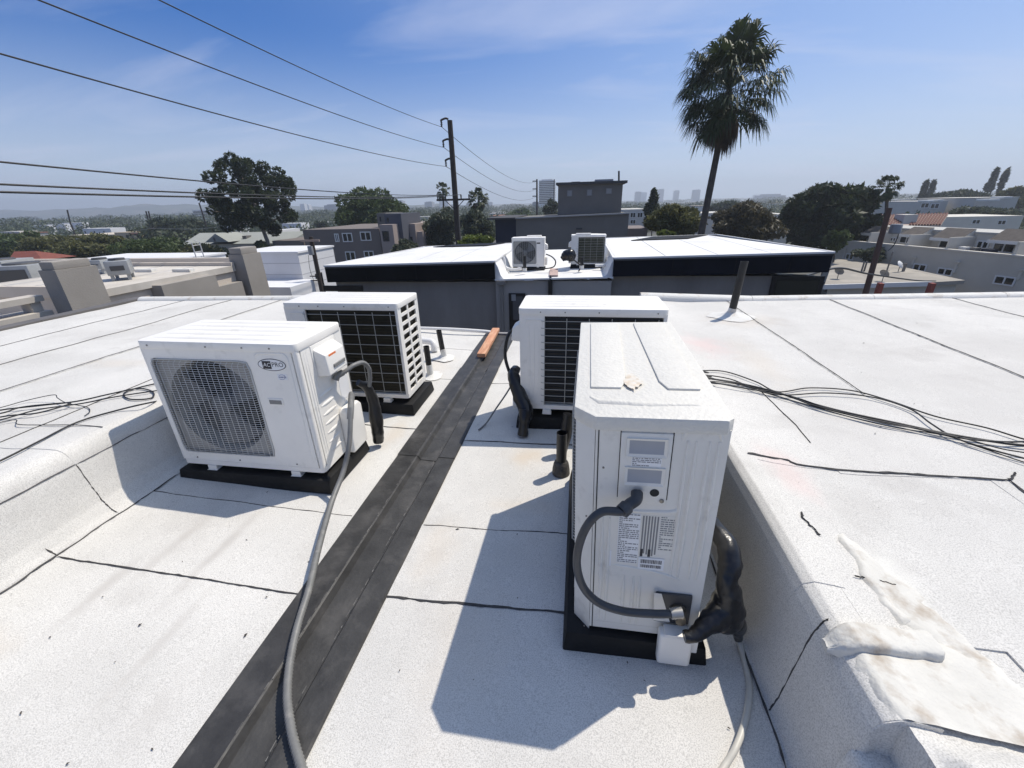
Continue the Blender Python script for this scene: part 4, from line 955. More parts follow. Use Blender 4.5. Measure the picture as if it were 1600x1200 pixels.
cable('thin grey wire trailing along the crest of the left upstand', [(-40, 672), (0, 660), (25, 656), (28, 663), (70, 664), (120, 664), (160, 667)], .0034, group=gl)
cable('loose black cable passing under the coil on the left roof', [(-40, 660), (0, 656), (60, 640), (130, 630), (180, 620), (240, 611), (300, 603)], .0055, rest=.006, group=gl)
# ------------------------------------------------------------------ facing building (twin roof across the gap)
FASCIA = mat('black_fascia', (.007, .007, .007), .6, spec=.2, var=.3, vscale=2)
FASCIAN = mat('navy_black_fascia', (.007, .008, .013), .6, spec=.2, var=.3, vscale=2)
GREYW = mat('grey_stucco', (.27, .25, .225), .9, var=.16, vscale=1.2, col2=(.21, .195, .175), thr=(.5, .75), c2scale=.9, stretch=(1, 1, .3), bump=.2, bscale=50)
GREYL = mat('light_grey_stucco', (.40, .375, .34), .9, var=.08, vscale=1.2, bump=.2, bscale=50)
GLASS = mat('dark_glass', (.012, .014, .016), .08, spec=.6)
GLASSG = mat('green_grey_glass', (.02, .026, .022), .1, spec=.6)
FRB = mat('black_frame', (.012, .012, .013), .4)
FRW = mat('white_frame', (.68, .68, .66), .5)
FROOF = mat('white_far_roof', (.72, .715, .70), .8, var=.08, vscale=.9, col2=(.55, .54, .52), thr=(.55, .8), c2scale=1.1)
TILT = .0205
fb = thing('facing_building', 'grey building with twin white roofs and black fascias across the gap', 'building', (0, 9.1, 0))
tz = lambda x, y: .40 + TILT * x
def P2(px, py): p = onpl(px, py, (0, 9.1, .4), (-TILT, 0, 1)); return (float(p[0]), float(p[1]))
def fprism(name, poly, z0, z1, m, bevel=0): return MB().prism(poly, z0, z1, ).build(name, m, fb, bevel=bevel, world=True)
LW = [(-5.80, 9.1), (-1.80, 9.1), (-1.80, 13.5), (-4.85, 13.3)]
RW = [(.72, 9.1), (4.82, 9.1), (4.10, 14.1), (.72, 14.2)]
for k, (poly, fm) in enumerate(((LW, FASCIA), (RW, FASCIAN))):
    fprism('fascia', poly, lambda x, y: tz(x, y) - .375, lambda x, y: tz(x, y) - .012, fm)
    # roof rolls: strips lapped across the wing
    xs = (np.linspace(-5.75, -1.83, 5) if k == 0 else np.linspace(.75, 4.78, 5))
    back = (lambda x: np.interp(x, [-4.85, -1.80], [13.3, 13.5]) if x > -4.85 else 9.1 + (x + 5.8) / .95 * 4.2) if k == 0 else (lambda x: 14.15 if x < 4.10 else 14.1 - (x - 4.10) / .72 * 5.0)
    for a, c in zip(xs[:-1], xs[1:]):
        pl = [(a + .008, 9.13), (c - .008, 9.13), (c - .008, max(9.2, back(c - .008) - .03)), (a + .008, max(9.16, back(a + .008) - .03))]
        fprism('roof_sheet', pl, lambda x, y: tz(x, y) - .011, lambda x, y: tz(x, y) + .004 + .012 * vn(x, y), FROOF)
    e = MB()
    for p, q in zip(poly, poly[1:] + poly[:1]): e.bar((p[0], p[1], tz(*p) - .002), (q[0], q[1], tz(*q) - .002), .05, .035)
    e.build('roof_edge', FROOF, fb, world=True)
for x in (-4.8, -3.6, -2.5): MB().box(x - .006, x + .006, 9.094, 9.0995, tz(x, 0) - .37, tz(x, 0) - .02).build('fascia_joint', mat('joint_black', (.003, .003, .003), .8), fb, world=True)
for x in (1.9, 3.1, 4.1): MB().box(x - .006, x + .006, 9.094, 9.0995, tz(x, 0) - .37, tz(x, 0) - .02).build('fascia_joint', mat('joint_black', (.003, .003, .003), .8), fb, world=True)
for x0_, x1_ in ((-5.78, -1.82), (.74, 4.8)):
    b = MB(); b.bar((x0_, 9.088, tz(x0_, 0) - .03), (x1_, 9.088, tz(x1_, 0) - .03), .02, .05); b.build('metal_edge', mat('edge_metal', (.05, .05, .052), .4), fb, world=True)
# light wells on the roofs: flat black slabs paint in their shaded openings
for pts in ([(986, 377), (1020, 371), (1106, 368), (1075, 374)], [(677, 387), (715, 383), (790, 380.5), (760, 385)]):
    pl = [P2(*p) for p in pts]
    b = MB(); b.prism(pl, lambda x, y: tz(x, y) + .012, lambda x, y: tz(x, y) + .03)
    b.build('skylight_well_shade', FASCIA, fb, world=True)
# valley between the wings: deck, white upstands, wall and door below
vz = lambda x, y: .02 + TILT * x
fprism('valley_deck', [(-1.70, 9.08), (.62, 9.12), (.62, 15.0), (-1.70, 15.0)], lambda x, y: vz(x, y) - .035, lambda x, y: vz(x, y) + .01 * vn(x * 3, y * 3), FROOF)
for s_, xa, xb, yb in ((-1, -1.80, -1.62, 13.4), (1, .74, .56, 14.1)):
    b = MB(); prof = [(xa, tz(xa, 0) - .002), (lerp(xa, xb, .35), tz(xa, 0) - .12), (lerp(xa, xb, .7), vz(xb, 0) + .07), (xb, vz(xb, 0) + .006), (xa, vz(xb, 0) - .05)]
    b.extr(prof, 'y', 9.14, yb); b.build('upstand', FROOF, fb, smooth=60, world=True)
b = MB(); n_ = 30; vs_ = []
for k in range(n_ + 1):
    x = lerp(-1.80, .72, k / n_); vs_ += [(x, 9.07, vz(x, 0) + .006), (x, 9.066, vz(x, 0) - .006 - .03 * abs(vn(k * .6, 2)) - (.03 if k in (8, 9, 10, 24) else 0))]
b.add(vs_, [(2 * k, 2 * k + 1, 2 * k + 3, 2 * k + 2) for k in range(n_)]); b.build('torn_membrane_edge', FROOF, fb, world=True)
MB().box(-5.72, -1.81, 9.32, 9.5, GZ, -.11).build('wall', GREYW, fb, world=True)
MB().box(-1.80, .71, 9.16, 9.34, GZ, -.06).build('wall', GREYL, fb, world=True)
MB().box(.72, 4.62, 9.32, 9.5, GZ, .02).build('wall', GREYW, fb, world=True)
MB().box(3.98, 4.1, 9.51, 14.0, GZ, .02).build('wall', GREYL, fb, world=True)
MB().box(-4.9, -4.8, 9.51, 13.2, GZ, -.12).build('wall', GREYW, fb, world=True)
MB().box(-4.79, 3.97, 13.9, 14.0, GZ, -.14).build('wall', GREYW, fb, world=True)
def box_px(b, x0, y0, x1, y1, Y, th, mi=0):
    p, q = ony(x0, y0, Y), ony(x1, y1, Y); return b.box(min(p[0], q[0]), max(p[0], q[0]), Y - th, Y, min(p[2], q[2]), max(p[2], q[2]), mi)
# door, downspout, post, dark windows under the eaves
o = box_px(MB(), 795, 458, 822, 560, 9.159, .03).build('door', FRB, fb, world=True)
box_px(MB(), 801, 463, 817, 500, 9.128, .006).build('door_pane', mat('door_grey_glass', (.10, .10, .105), .2), fb, world=True)
o = box_px(MB(), 799, 460, 806, 470, 9.121, .004).build('door_notice', mat('notice', (.3, .3, .3), .6), fb, world=True)
box_px(MB(), 857, 436, 863, 462, 9.159, .06).build('post', FRB, fb, world=True)
p = ony(860, 432, 9.12); MB().lathe([(0, .09), (.045, 0)], 4, (p[0], 9.125, p[2] - .06)).build('post_cap', FRB, fb, world=True)
p = ony(783, 445, 9.1); MB().box(p[0] - .035, p[0] + .035, 9.09, 9.155, GZ, p[2]).build('downspout', GREYW, fb, world=True)
MB().box(p[0] - .09, p[0] + .10, 9.05, 9.157, p[2] + .002, p[2] + .09).build('rain_head', GREYW, fb, world=True)
w = box_px(MB(), 505, 446, 568, 455, 9.318, .02).build('window', FRB, fb, world=True)
p, q = ony(1207, 431, 9.318), ony(1278, 470, 9.318)
w = MB().box(p[0], q[0], 9.285, 9.318, q[2] - .9, p[2]).build('window', FRB, fb, world=True)
MB().box(p[0] + .09, q[0] - .09, 9.275, 9.284, q[2] - .8, p[2] - .07).build('pane', GLASSG, w, world=False).location = (0, -9.1, 0)
# condensers and bits on the far valley
def far_pad(label, x0, x1, y0, y1): return pad(label, x0, x1, y0, y1, vz((x0 + x1) / 2, 0) - .02, .09)
far_pad('black pad under the small condenser with the round fan, across the gap', -1.60, -.80, 10.25, 10.66)
Eu, gE = ac_unit('condenser', 'small white condenser with round fan facing us on the far roof', (-1.20, 10.45, .05), 0, .78, .33, .70, UNITW, COIL, wires=(30, 11), small=True, grid=(8, 5), coilrows=10)
far_pad('black pad under the small olive-coil condenser, across the gap', -.20, .64, 10.42, 10.86)
Fu, gF = ac_unit('condenser', 'small white condenser with olive coil grid on the far roof', (.215, 10.64, .08), math.pi, .80, .34, .70, UNITW, COILF, small=True, grid=(10, 5), coilrows=10)
for g, T in ((gE, Eu), (gF, Fu)):
    valve_cover(T, g, UNITW, -.02, .12, .05, .25, .06); terminal_cover(T, g, UNITW, -.05, .1, .42, .56)
    MB().box(-.05, .30, .02, .15, .7075, .735).build('top_bracket', UNITW, T, bevel=.008)
b = MB(); xE = -gE['hx']; b.box(xE + .60, xE + .68, -gE['hy'] - .002, -gE['hy'] + .001, .56, .59); b.build('badge', INK, Eu)
def far_vent(label, px, ptop, pbot, Y):
    a, c = ony(px, ptop, Y), ony(px, pbot, Y); t = thing('vent_pipe', label, 'vent pipe', (a[0], Y, c[2] - .06), 0, 'black vent pipes')
    b = MB(); b.tube([(0, 0, 0), (0, 0, a[2] - c[2] + .06)], .04, 12); b.build('pipe', ABS, t, smooth=50)
    MB().tube([(0, 0, -.02), (0, 0, .05)], .05, 12).build('painted_base', SMOOTH_WHITE, t, smooth=50)
far_vent('short black vent pipe in front of the far fan condenser', 819.5, 400, 418, 9.7); far_vent('short black vent pipe in front of the far olive-coil condenser', 909.5, 402, 414, 9.8)
def pxtube(label, name, cat, pts, Y, r, m, group=None):
    o = MB().tube(smooth_path([ony(x, y, Y) for x, y in pts], 5), r, 10).build(name, m, smooth=60); return tag(o, label, cat, group)
pxtube('white drain pipe bending along the left upstand of the far roof', 'drain_pipe', 'pipe', [(786, 401), (788, 408), (789, 416), (794, 420), (804, 421), (815, 420)], 9.95, .035, PVC)
pxtube('white drain pipe at the right upstand of the far roof', 'drain_pipe', 'pipe', [(950, 400), (950, 409), (945, 414), (935, 415), (930, 415)], 10.1, .035, PVC)
pxtube('black cable looping off the far fan condenser', 'cable', 'cable', [(853, 397), (862, 401), (868, 408), (866, 416), (858, 419), (846, 420), (834, 422)], 9.9, .014, RUBBER)
pxtube('black cable sloping past the far olive-coil condenser', 'cable', 'cable', [(893, 398), (897, 406), (904, 412), (908, 416), (904, 424)], 9.9, .016, RUBBER)
o = wrap([ony(x, y, 10.2) for x, y in ((878, 405), (883, 401), (888, 398), (892, 400), (893, 408))], [.06, .11, .13, .12, .07], 'line_set', None, 12, 14)
tag(o, 'tangled black lines heaped beside the far olive-coil condenser', 'line set', 'black taped line sets')
b = MB(); b.obox((-.55, 9.75, .035), (.19, 1.0, .03), Matrix.Rotation(.05, 3, 'Z')); tag(b.build('wooden_board', mat('dusty_board', (.45, .33, .29), .8, var=.2, vscale=8)), 'dusty pink board in the far roof valley', 'board')

# ------------------------------------------------------------------ grey tower block behind
def block(name, label, cat, x0, x1, y0, y1, z0, z1, m, part='wall', group=None, roofm=None, par=.0):
    t = thing(name, label, cat, ((x0 + x1) / 2, y0, z0), 0, group)
    MB().box(x0, x1, y0, y1, z0, z1).build(part, m, t, world=True)
    if roofm: MB().box(x0 - .08, x1 + .08, y0 - .08, y1 + .08, z1 + .002, z1 + .12).build('roof', roofm, t, world=True)
    return t
def winS(t, x0, x1, z0, z1, Y, fm=FRW, gm=GLASS, fr=.06, mull=1):
    """window on a south (towards us) face at y = Y; frame proud, glass recessed in it"""
    b = MB(); d = .05
    b.box(x0, x1, Y - d, Y + .02, z0, z0 + fr); b.box(x0, x1, Y - d, Y + .02, z1 - fr, z1)
    b.box(x0, x0 + fr, Y - d, Y + .02, z0 + fr, z1 - fr); b.box(x1 - fr, x1, Y - d, Y + .02, z0 + fr, z1 - fr)
    for k in range(1, mull): xm = lerp(x0, x1, k / mull); b.box(xm - fr / 2, xm + fr / 2, Y - d, Y + .02, z0 + fr, z1 - fr)
    w = b.build('window', fm, t, world=True)
    g = MB().box(x0 + fr, x1 - fr, Y - .015, Y + .018, z0 + fr, z1 - fr).build('pane', gm, t, world=True); g.parent = w; return w
def winE(t, y0, y1, z0, z1, X, fm=FRW, gm=GLASS, fr=.06, mull=1):
    b = MB(); d = .05
    b.box(X - .02, X + d, y0, y1, z0, z0 + fr); b.box(X - .02, X + d, y0, y1, z1 - fr, z1)
    b.box(X - .02, X + d, y0, y0 + fr, z0 + fr, z1 - fr); b.box(X - .02, X + d, y1 - fr, y1, z0 + fr, z1 - fr)
    for k in range(1, mull): ym = lerp(y0, y1, k / mull); b.box(X - .02, X + d, ym - fr / 2, ym + fr / 2, z0 + fr, z1 - fr)
    w = b.build('window', fm, t, world=True)
    g = MB().box(X - .018, X + .015, y0 + fr, y1 - fr, z0 + fr, z1 - fr).build('pane', gm, t, world=True); g.parent = w; return w
NAVY = mat('navy_stucco', (.012, .016, .035), .8, var=.1)
DGREY = mat('dark_grey_stucco', (.155, .147, .137), .9, var=.10, vscale=.5)
DGREY2 = mat('charcoal_stucco', (.060, .060, .063), .9, var=.10, vscale=.5)
Yt = 38.0
a, c = ony(764, 343, Yt), ony(983, 334, Yt); m_ = ony(806, 342, Yt)
tb = thing('grey_tower_block', 'charcoal flat-roofed block with navy end and raised stair tower', 'building', (0, Yt, GZ))
MB().add([(m_[0], Yt, GZ), (c[0], Yt, GZ), (c[0], Yt + 9, GZ), (m_[0], Yt + 9, GZ), (m_[0], Yt, m_[2]), (c[0], Yt, c[2]), (c[0], Yt + 9, c[2]), (m_[0], Yt + 9, m_[2])],
         [(0, 3, 2, 1), (4, 5, 6, 7), (0, 1, 5, 4), (1, 2, 6, 5), (2, 3, 7, 6), (3, 0, 4, 7)]).build('wall', DGREY, tb, world=True)
MB().box(a[0] + .5, m_[0] - .005, Yt + .2, Yt + 8, GZ, m_[2] - .02).build('navy_wall', NAVY, tb, world=True)
MB().box(a[0] - .1, m_[0] - .003, Yt - .35, Yt + 8.2, m_[2] - .015, m_[2] + .12).build('eave', DGREY2, tb, world=True)
b = MB(); b.bar((m_[0], Yt - .05, m_[2] + .05), (c[0], Yt - .05, c[2] + .05), .3, .10); b.build('coping', mat('pale_coping', (.35, .35, .35), .6), tb, world=True)
a, c = ony(873, 290, Yt + 4), ony(972, 285, Yt + 4)
MB().box(a[0], c[0], Yt + 3, Yt + 8, 0, a[2]).build('stair_tower', DGREY, tb, world=True)
b = MB(); b.box(a[0] - .18, c[0] + .35, Yt + 2.7, Yt + 8.3, a[2] + .002, a[2] + .20); b.build('tower_roof', DGREY2, tb, world=True)
p, q = ony(893, 284, Yt + 4), ony(906, 290, Yt + 4); MB().box(p[0], q[0], Yt + 4, Yt + 5, q[2], p[2]).build('roof_box', DGREY2, tb, world=True)
p, q = ony(930, 280.5, Yt + 4), ony(958, 287, Yt + 4); MB().box(p[0], q[0], Yt + 4, Yt + 6, q[2], p[2]).build('roof_box', mat('pale_box', (.30, .31, .33), .6), tb, world=True)
p, q = ony(967, 267, Yt + 4), ony(967, 286, Yt + 4); MB().tube([(q[0], Yt + 4, q[2]), (p[0], Yt + 4, p[2])], .08, 8).build('flue', FRB, tb, world=True)
for x0, y0, x1, y1 in ((886, 297, 894, 307), (917, 296, 925, 306), (947, 294, 956, 303)):
    p, q = ony(x0, y0, Yt + 3), ony(x1, y1, Yt + 3); winS(tb, p[0], q[0], q[2], p[2], Yt + 3, mat('grey_frame', (.2, .2, .2), .6), mat('sky_glass', (.28, .29, .30), .4), .05)
p = ony(905, 357, Yt); MB().box(p[0] - .25, p[0] + .25, Yt - .12, Yt - .002, p[2] - .08, p[2] + .06).build('wall_light', DGREY2, tb, world=True)

# ------------------------------------------------------------------ neighbour on the left: stucco chimneys, white roof
STUC = mat('beige_stucco', (.31, .285, .255), .9, var=.08, vscale=1.5, bump=.25, bscale=40)
NROOF = mat('cream_flat_roof', (.56, .52, .46), .85, var=.12, vscale=.8, col2=(.42, .38, .33), thr=(.5, .75), c2scale=.9)
CREAMW = mat('cream_wall', (.55, .49, .42), .9, var=.08, vscale=1)
nb = thing('neighbour_building', 'beige stucco building with flat cream roof beyond the left roof edge', 'building', (-9.3, 4, GZ))
MB().box(-13, -9.35, 6.9, 10.4, GZ, -.02).build('wall', CREAMW, nb, world=True)
MB().box(-12.95, -9.28, 6.95, 10.3, -.015, .13).build('roof', NROOF, nb, world=True)
MB().box(-13.1, -9.22, 6.84, 6.948, -.02, .20).build('parapet', CREAMW, nb, world=True)
MB().box(-12.9, -9.3, 10.31, 10.42, -.02, .22).build('parapet', CREAMW, nb, world=True)
for k in range(3): MB().box(-12.2 + k * 1.1, -11.7 + k * 1.1, 9.2, 9.35, .131, .20).build('roof_patch', SMOOTH_WHITE, nb, world=True)
MB().box(-9.75, -9.05, 7.95, 9.45, GZ, .03).build('wall_projection', STUC, nb, world=True)
MB().box(-9.50, -9.10, 9.47, 10.30, GZ, -.28).build('wall_projection', STUC, nb, world=True)
MB().box(-9.40, -9.06, 9.0, 9.12, -.62, -.29).build('fin', STUC, nb, world=True)
MB().box(-9.9, -9.16, 6.82, 7.94, GZ, -.22).build('parapet', STUC, nb, world=True)
MB().box(-28, -9.95, -1.0, 6.83, GZ, -.62).build('lower_wall', mat('dim_wall', (.20, .18, .16), .9, var=.1), nb, world=True)
MB().box(-28, -9.92, -1.1, 6.83, -.615, -.50).build('lower_roof', NROOF, nb, world=True)
MB().box(-28, -13.12, 6.832, 15.5, GZ, -.50).build('lower_roof', NROOF, nb, world=True)
MB().box(-28, -13.12, 15.502, 15.7, GZ, -.25).build('parapet', CREAMW, nb, world=True)
# open beam frame along the near edge
for y in (5.88, 4.1, 2.3, .5): MB().box(-9.72, -9.5, y, y + .16, -.068, .098).build('frame_post', NROOF, nb, world=True)
MB().box(-9.75, -9.45, -1.0, 6.08, .10, .20).build('frame_beam', NROOF, nb, world=True)
MB().box(-9.9, -9.38, -1.0, 6.08, -.34, -.07).build('ledge', NROOF, nb, world=True)
def chimney(label, x0, x1, y0, y1, zt, cap):
    t = thing('chimney', label, 'chimney', ((x0 + x1) / 2, y0, GZ), 0, 'stucco chimneys')
    MB().box(x0, x1, y0, y1, GZ, zt).build('shaft', STUC, t, world=True)
    MB().box(x0 + .03, x1 - .04, y0 + .03, y1 - .05, zt + .001, zt + cap).build('cap', STUC, t, world=True, bevel=.02)
chimney('wide beige stucco chimney nearest the left roof edge', -9.36, -9.0, 6.12, 6.80, .62, .14)
chimney('tall beige stucco chimney with shaded grey side left of the slotted condenser', -9.44, -9.0, 10.45, 11.14, .40, .17)
def roof_ac(label, px, py, z, w, d, h, rot=0.0):
    p = onz(px, py, z); t = thing('rooftop_air_handler', label, 'air handler', (p[0], p[1], z), rot, 'grey rooftop air handlers'); m = mat('galvanised', (.34, .35, .35), .5, var=.12, vscale=3, metal=.2)
    MB().box(-w / 2, w / 2, -d / 2, d / 2, .12, h).build('cabinet', m, t, bevel=.02)
    MB().box(-w / 2 + .08, w / 2 - .08, -d / 2 - .012, -d / 2 + .002, .22, h - .1).build('louvre', mat('dark_louvre', (.07, .07, .07), .6), t)
    MB().lathe([(.0, h + .04), (min(w, d) * .36, h + .04), (min(w, d) * .38, h + .002)], 20).build('fan_ring', mat('dark_louvre', (.07, .07, .07), .6), t)
    for sx in (-1, 1):
        for sy in (-1, 1): MB().box(sx * (w / 2 - .06) - .03, sx * (w / 2 - .06) + .03, sy * (d / 2 - .06) - .03, sy * (d / 2 - .06) + .03, 0, .119).build('leg', m, t)
roof_ac('grey rooftop air handler between the two stucco chimneys', 194, 436, .13, .40, .62, .42, .75)
roof_ac('grey rooftop air handler left of the wide chimney', 56, 458, -.5, 1.0, 1.1, .80, .35)
roof_ac('grey rooftop air handler partly cut by the left frame edge', 14, 444, -.5, 1.1, 1.2, .75, .35)
roof_ac('small rooftop air handler behind the wide chimney', 164, 427, .13, .4, .4, .34, .1)
rr = random.Random(3)
for k in range(7):
    p = onz(35 + k * 6 + rr.random() * 3, 420 + (k % 3) * 5, -.5); a_ = rr.random() * 3
    o = MB().tube(smooth_path([(p[0] + .5 * math.cos(a_ + q) * (1 - q * .2), p[1] + .4 * math.sin(a_ + q * 1.3), -.45 + .12 * (q % 2)) for q in range(5)], 4), .09, 8).build('duct_hose', PVC, smooth=60)
    tag(o, 'pale crumpled duct hose in the heap left of the wide chimney', 'duct', 'heap of pale duct hoses')

# white building right of the tall chimney
WHT = mat('white_stucco', (.66, .66, .67), .85, var=.05, vscale=.8)
WX = -15.5
p0, p1 = onx(465, 396, WX), onx(513, 393, WX)
wb = thing('white_building', 'white stucco building behind the tall chimney, beside the small utility pole', 'building', (WX, p0[1], GZ))
MB().box(-19.5, WX, p0[1], p1[1] + .6, GZ, p0[2]).build('wall', WHT, wb, world=True)
MB().box(-19.6, WX + .06, p0[1] - .06, p1[1] + .66, p0[2] + .002, p0[2] + .10).build('coping', WHT, wb, world=True)
q0 = onx(452, 455, WX + .8)
MB().box(-19.5, WX + .9, q0[1], p0[1] - .002, GZ, onx(440, 452, WX + .8)[2]).build('lower_wall', WHT, wb, world=True)
u0, u1 = onx(492, 428, WX), onx(503, 446, WX); winE(wb, u0[1], u1[1] + .2, u1[2], u0[2], WX, FRB, GLASS, .06)
u0, u1 = onx(495, 448, WX), onx(506, 460, WX); winE(wb, u0[1], u1[1] + .2, u1[2], u0[2], WX, FRB, GLASS, .06)
for k in range(3): z = p0[2] - .55 - k * .62; MB().box(WX - .01, WX + .006, p0[1] + .01, p1[1] + .58, z, z + .03).build('wall_joint', mat('joint_grey', (.4, .4, .42), .8), wb, world=True)
for k in range(3): z = p0[2] - .55 - k * .62; MB().box(-19.4, WX - .02, p0[1] - .006, p0[1] + .01, z, z + .03).build('wall_joint', mat('joint_grey', (.4, .4, .42), .8), wb, world=True)
# second white building with roof ladder
LX = -18.5
p0, p1 = onx(297, 405, LX), onx(350, 398, LX); q1 = onx(362, 432, LX)
lb = thing('white_building', 'white building with roof ladder between the two stucco chimneys', 'building', (LX, p0[1], GZ))
MB().box(-24.5, LX, p0[1], q1[1], GZ, p0[2]).build('wall', WHT, lb, world=True)
MB().box(-24.6, LX + .05, p0[1] - .05, q1[1] + .05, p0[2] + .002, p0[2] + .08).build('coping', WHT, lb, world=True)
b = MB(); y = onx(304, 405, LX)[1]
for dy in (0, .45): b.tube([(LX + .12, y + dy, p0[2] - 1.6), (LX + .12, y + dy, p0[2] + .75), (LX - .15, y + dy, p0[2] + .8)], .025, 6)
for k in range(8): b.tube([(LX + .12, y, p0[2] - 1.5 + k * .3), (LX + .12, y + .45, p0[2] - 1.5 + k * .3)], .018, 6)
tag(b.build('roof_ladder', mat('galv_ladder', (.5, .5, .5), .4)), 'thin metal ladder fixed to the white building wall', 'ladder')
u0, u1 = onx(331, 412, LX), onx(347, 419, LX); winE(lb, u0[1], u1[1], u1[2], u0[2], LX, FRB, GLASS, .05, 2)
# ------------------------------------------------------------------ terraced townhouses on the right
TAN = mat('greige_stucco', (.52, .49, .42), .9, var=.08, vscale=.6, bump=.15, bscale=20)
TANL = mat('pale_greige_stucco', (.60, .57, .50), .9, var=.08, vscale=.6)
SHING = mat('brown_shingle', (.095, .082, .072), .9, var=.25, vscale=3)
TZ = -2.6
A0, A1 = onz(1299, 375, TZ), onz(1600, 402, TZ)
dv = (A1 - A0)[:2]; Lw = float(np.linalg.norm(dv)); dv = dv / Lw; nv_ = np.array([dv[1], -dv[0]])          # nv_ points away from the wall towards... fixed below
if np.dot(nv_, A0[:2]) > 0: nv_ = -nv_                                                                     # face us
ang = math.atan2(dv[1], dv[0])
th = thing('terraced_townhouse', 'long greige stucco townhouse row with shed dormers and roof terraces, right', 'building', (float(A0[0]), float(A0[1]), GZ), ang)
# local frame: x along the wall (away to the right of frame), +y away from us, z up from the ground
def tl(px, py, back=0.0):
    p0 = np.array([A0[0], A0[1], 0]) - np.append(nv_, 0) * back
    p = onpl(px, py, p0, (nv_[0], nv_[1], 0)); d = p[:2] - A0[:2]
    return float(np.dot(d, dv)), float(p[2] - GZ)
sgn = 1.0 if (math.cos(ang) * -nv_[1] - math.sin(ang) * -nv_[0]) > 0 else -1.0                             # local +y sign that points away from us
zr = lambda x, y: (1180 + x / 3.8095, 220 + y / 3.8095)
def tbox(name, x0, x1, b0, b1, z0, z1, m, parent=None, bevel=0):
    y0, y1 = sorted((sgn * b0, sgn * b1)); return MB().box(x0, x1, y0, y1, z0, z1).build(name, m, parent or th, bevel=bevel)
def twin(px, back, mull=2, fm=FRW, parent=None):
    (x0, y0), (x1, y1) = px; a, c = tl(*zr(x0, y0), back), tl(*zr(x1, y1), back); f = .09
    xa, xb, za, zb_ = min(a[0], c[0]), max(a[0], c[0]), min(a[1], c[1]), max(a[1], c[1]); b = MB(); q = sorted((sgn * (back - .06), sgn * (back - .001)))
    b.box(xa, xb, *q, za, za + f); b.box(xa, xb, *q, zb_ - f, zb_); b.box(xa, xa + f, *q, za + f, zb_ - f); b.box(xb - f, xb, *q, za + f, zb_ - f)
    for k in range(1, mull): xm = lerp(xa, xb, k / mull); b.box(xm - f / 2, xm + f / 2, *q, za + f, zb_ - f)
    w = b.build('window', fm, th); q = sorted((sgn * (back - .02), sgn * (back - .0015)))
    MB().box(xa + f, xb - f, *q, za + f, zb_ - f).build('pane', GLASS, w)
ztop = TZ - GZ
tbox('wall', 0, Lw + 14, 0, .25, 0, ztop, TAN)
tbox('wall_coping', -.05, Lw + 14, -.05, .32, ztop + .002, ztop + .10, TANL)
tbox('end_wall', .002, .25, .252, 9, 0, ztop - .002, TANL)
tbox('terrace_floor', .26, Lw + 14, .26, 2.6, ztop - 1.0, ztop - .9, TANL)
UB = 2.6; uz = tl(*zr(1300, 552), UB)[1]
x_l = tl(*zr(655, 560), UB)[0]
tbox('upper_wall', x_l, Lw + 14, UB, 6, ztop - .89, uz, TANL)
tbox('roof_coping', x_l - .1, Lw + 14, UB - .1, 6.1, uz + .002, uz + .14, mat('pale_coping2', (.42, .41, .38), .7))
for px in (((545, 668), (582, 712)), ((948, 728), (1012, 782)), ((1094, 752), (1168, 808)), ((1434, 798), (1536, 868))): twin(px, 0)
for px in (((676, 553), (726, 602)), ((868, 563), (938, 616)), ((1108, 578), (1192, 646)), ((1428, 598), (1538, 672)), ((1234, 588), (1282, 642)), ((1328, 592), (1382, 646)), ((808, 572), (836, 602))): twin(px, UB)
for x0, x1, y0, y1 in ((632, 742, 508, 548), (862, 982, 512, 556), (1046, 1222, 520, 576), (1388, 1640, 528, 590)):
    a, c = tl(*zr(x0, y1), UB - 1.2), tl(*zr(x1, y1), UB - 1.2); zlo = a[1]; zhi = tl(*zr(x1, y0), UB)[1]
    b = MB(); xa, xb = a[0], c[0]; yb0, yb1 = sgn * (UB - 1.2), sgn * (UB - .003)
    b.add([(xa, yb0, zlo), (xb, yb0, zlo), (xb, yb1, zhi), (xa, yb1, zhi), (xa, yb0, zlo - .14), (xb, yb0, zlo - .14), (xb, yb1, zhi - .14), (xa, yb1, zhi - .14)],
          [(0, 1, 2, 3), (7, 6, 5, 4), (0, 4, 5, 1), (1, 5, 6, 2), (2, 6, 7, 3), (3, 7, 4, 0)])
    d = b.build('shed_dormer', SHING, th)
    y_ = sorted((sgn * (UB - 1.23), sgn * (UB - 1.203))); MB().box(xa - .05, xb + .05, *y_, zlo - .20, zlo + .02).build('fascia_board', FRW, d)
    MB().add([(xb + .01, yb0, zlo - .01), (xb + .01, yb1, zhi - .01), (xb + .01, yb1, zlo - 1.2), (xb + .01, sgn * (UB - .25), zlo - 1.2)], [(0, 1, 2, 3)]).build('cheek_wall', TANL, d)
    tbox('terrace_divider', xb + .05, xb + .2, .33, UB - .003, ztop - .898, ztop + .9, TANL)
for x, y0, y1 in ((540, 640, 705), (950, 692, 740), (1207, 718, 790), (1590, 765, 830)):
    a, c = tl(*zr(x, y0), -.1), tl(*zr(x, y1), -.1); q = sorted((sgn * -.14, sgn * -.002)); MB().box(a[0] - .06, a[0] + .06, *q, c[1], a[1]).build('downpipe', TANL, th)
    q = sorted((sgn * -.22, sgn * -.145)); MB().box(a[0] - .2, a[0] + .2, *q, a[1] - .1, a[1]).build('rain_head', TAN, th)
for k, (x, y, s_) in enumerate(((1238, 655, .5), (1385, 668, .7), (1300, 662, .35))):
    a = tl(*zr(x, y), 1.0); q = sorted((sgn * .8, sgn * 1.3)); MB().box(a[0] - s_ / 2, a[0] + s_ / 2, *q, ztop - .88, ztop + .25).build('terrace_chair', [FRW, NAVY, DGREY][k], th)
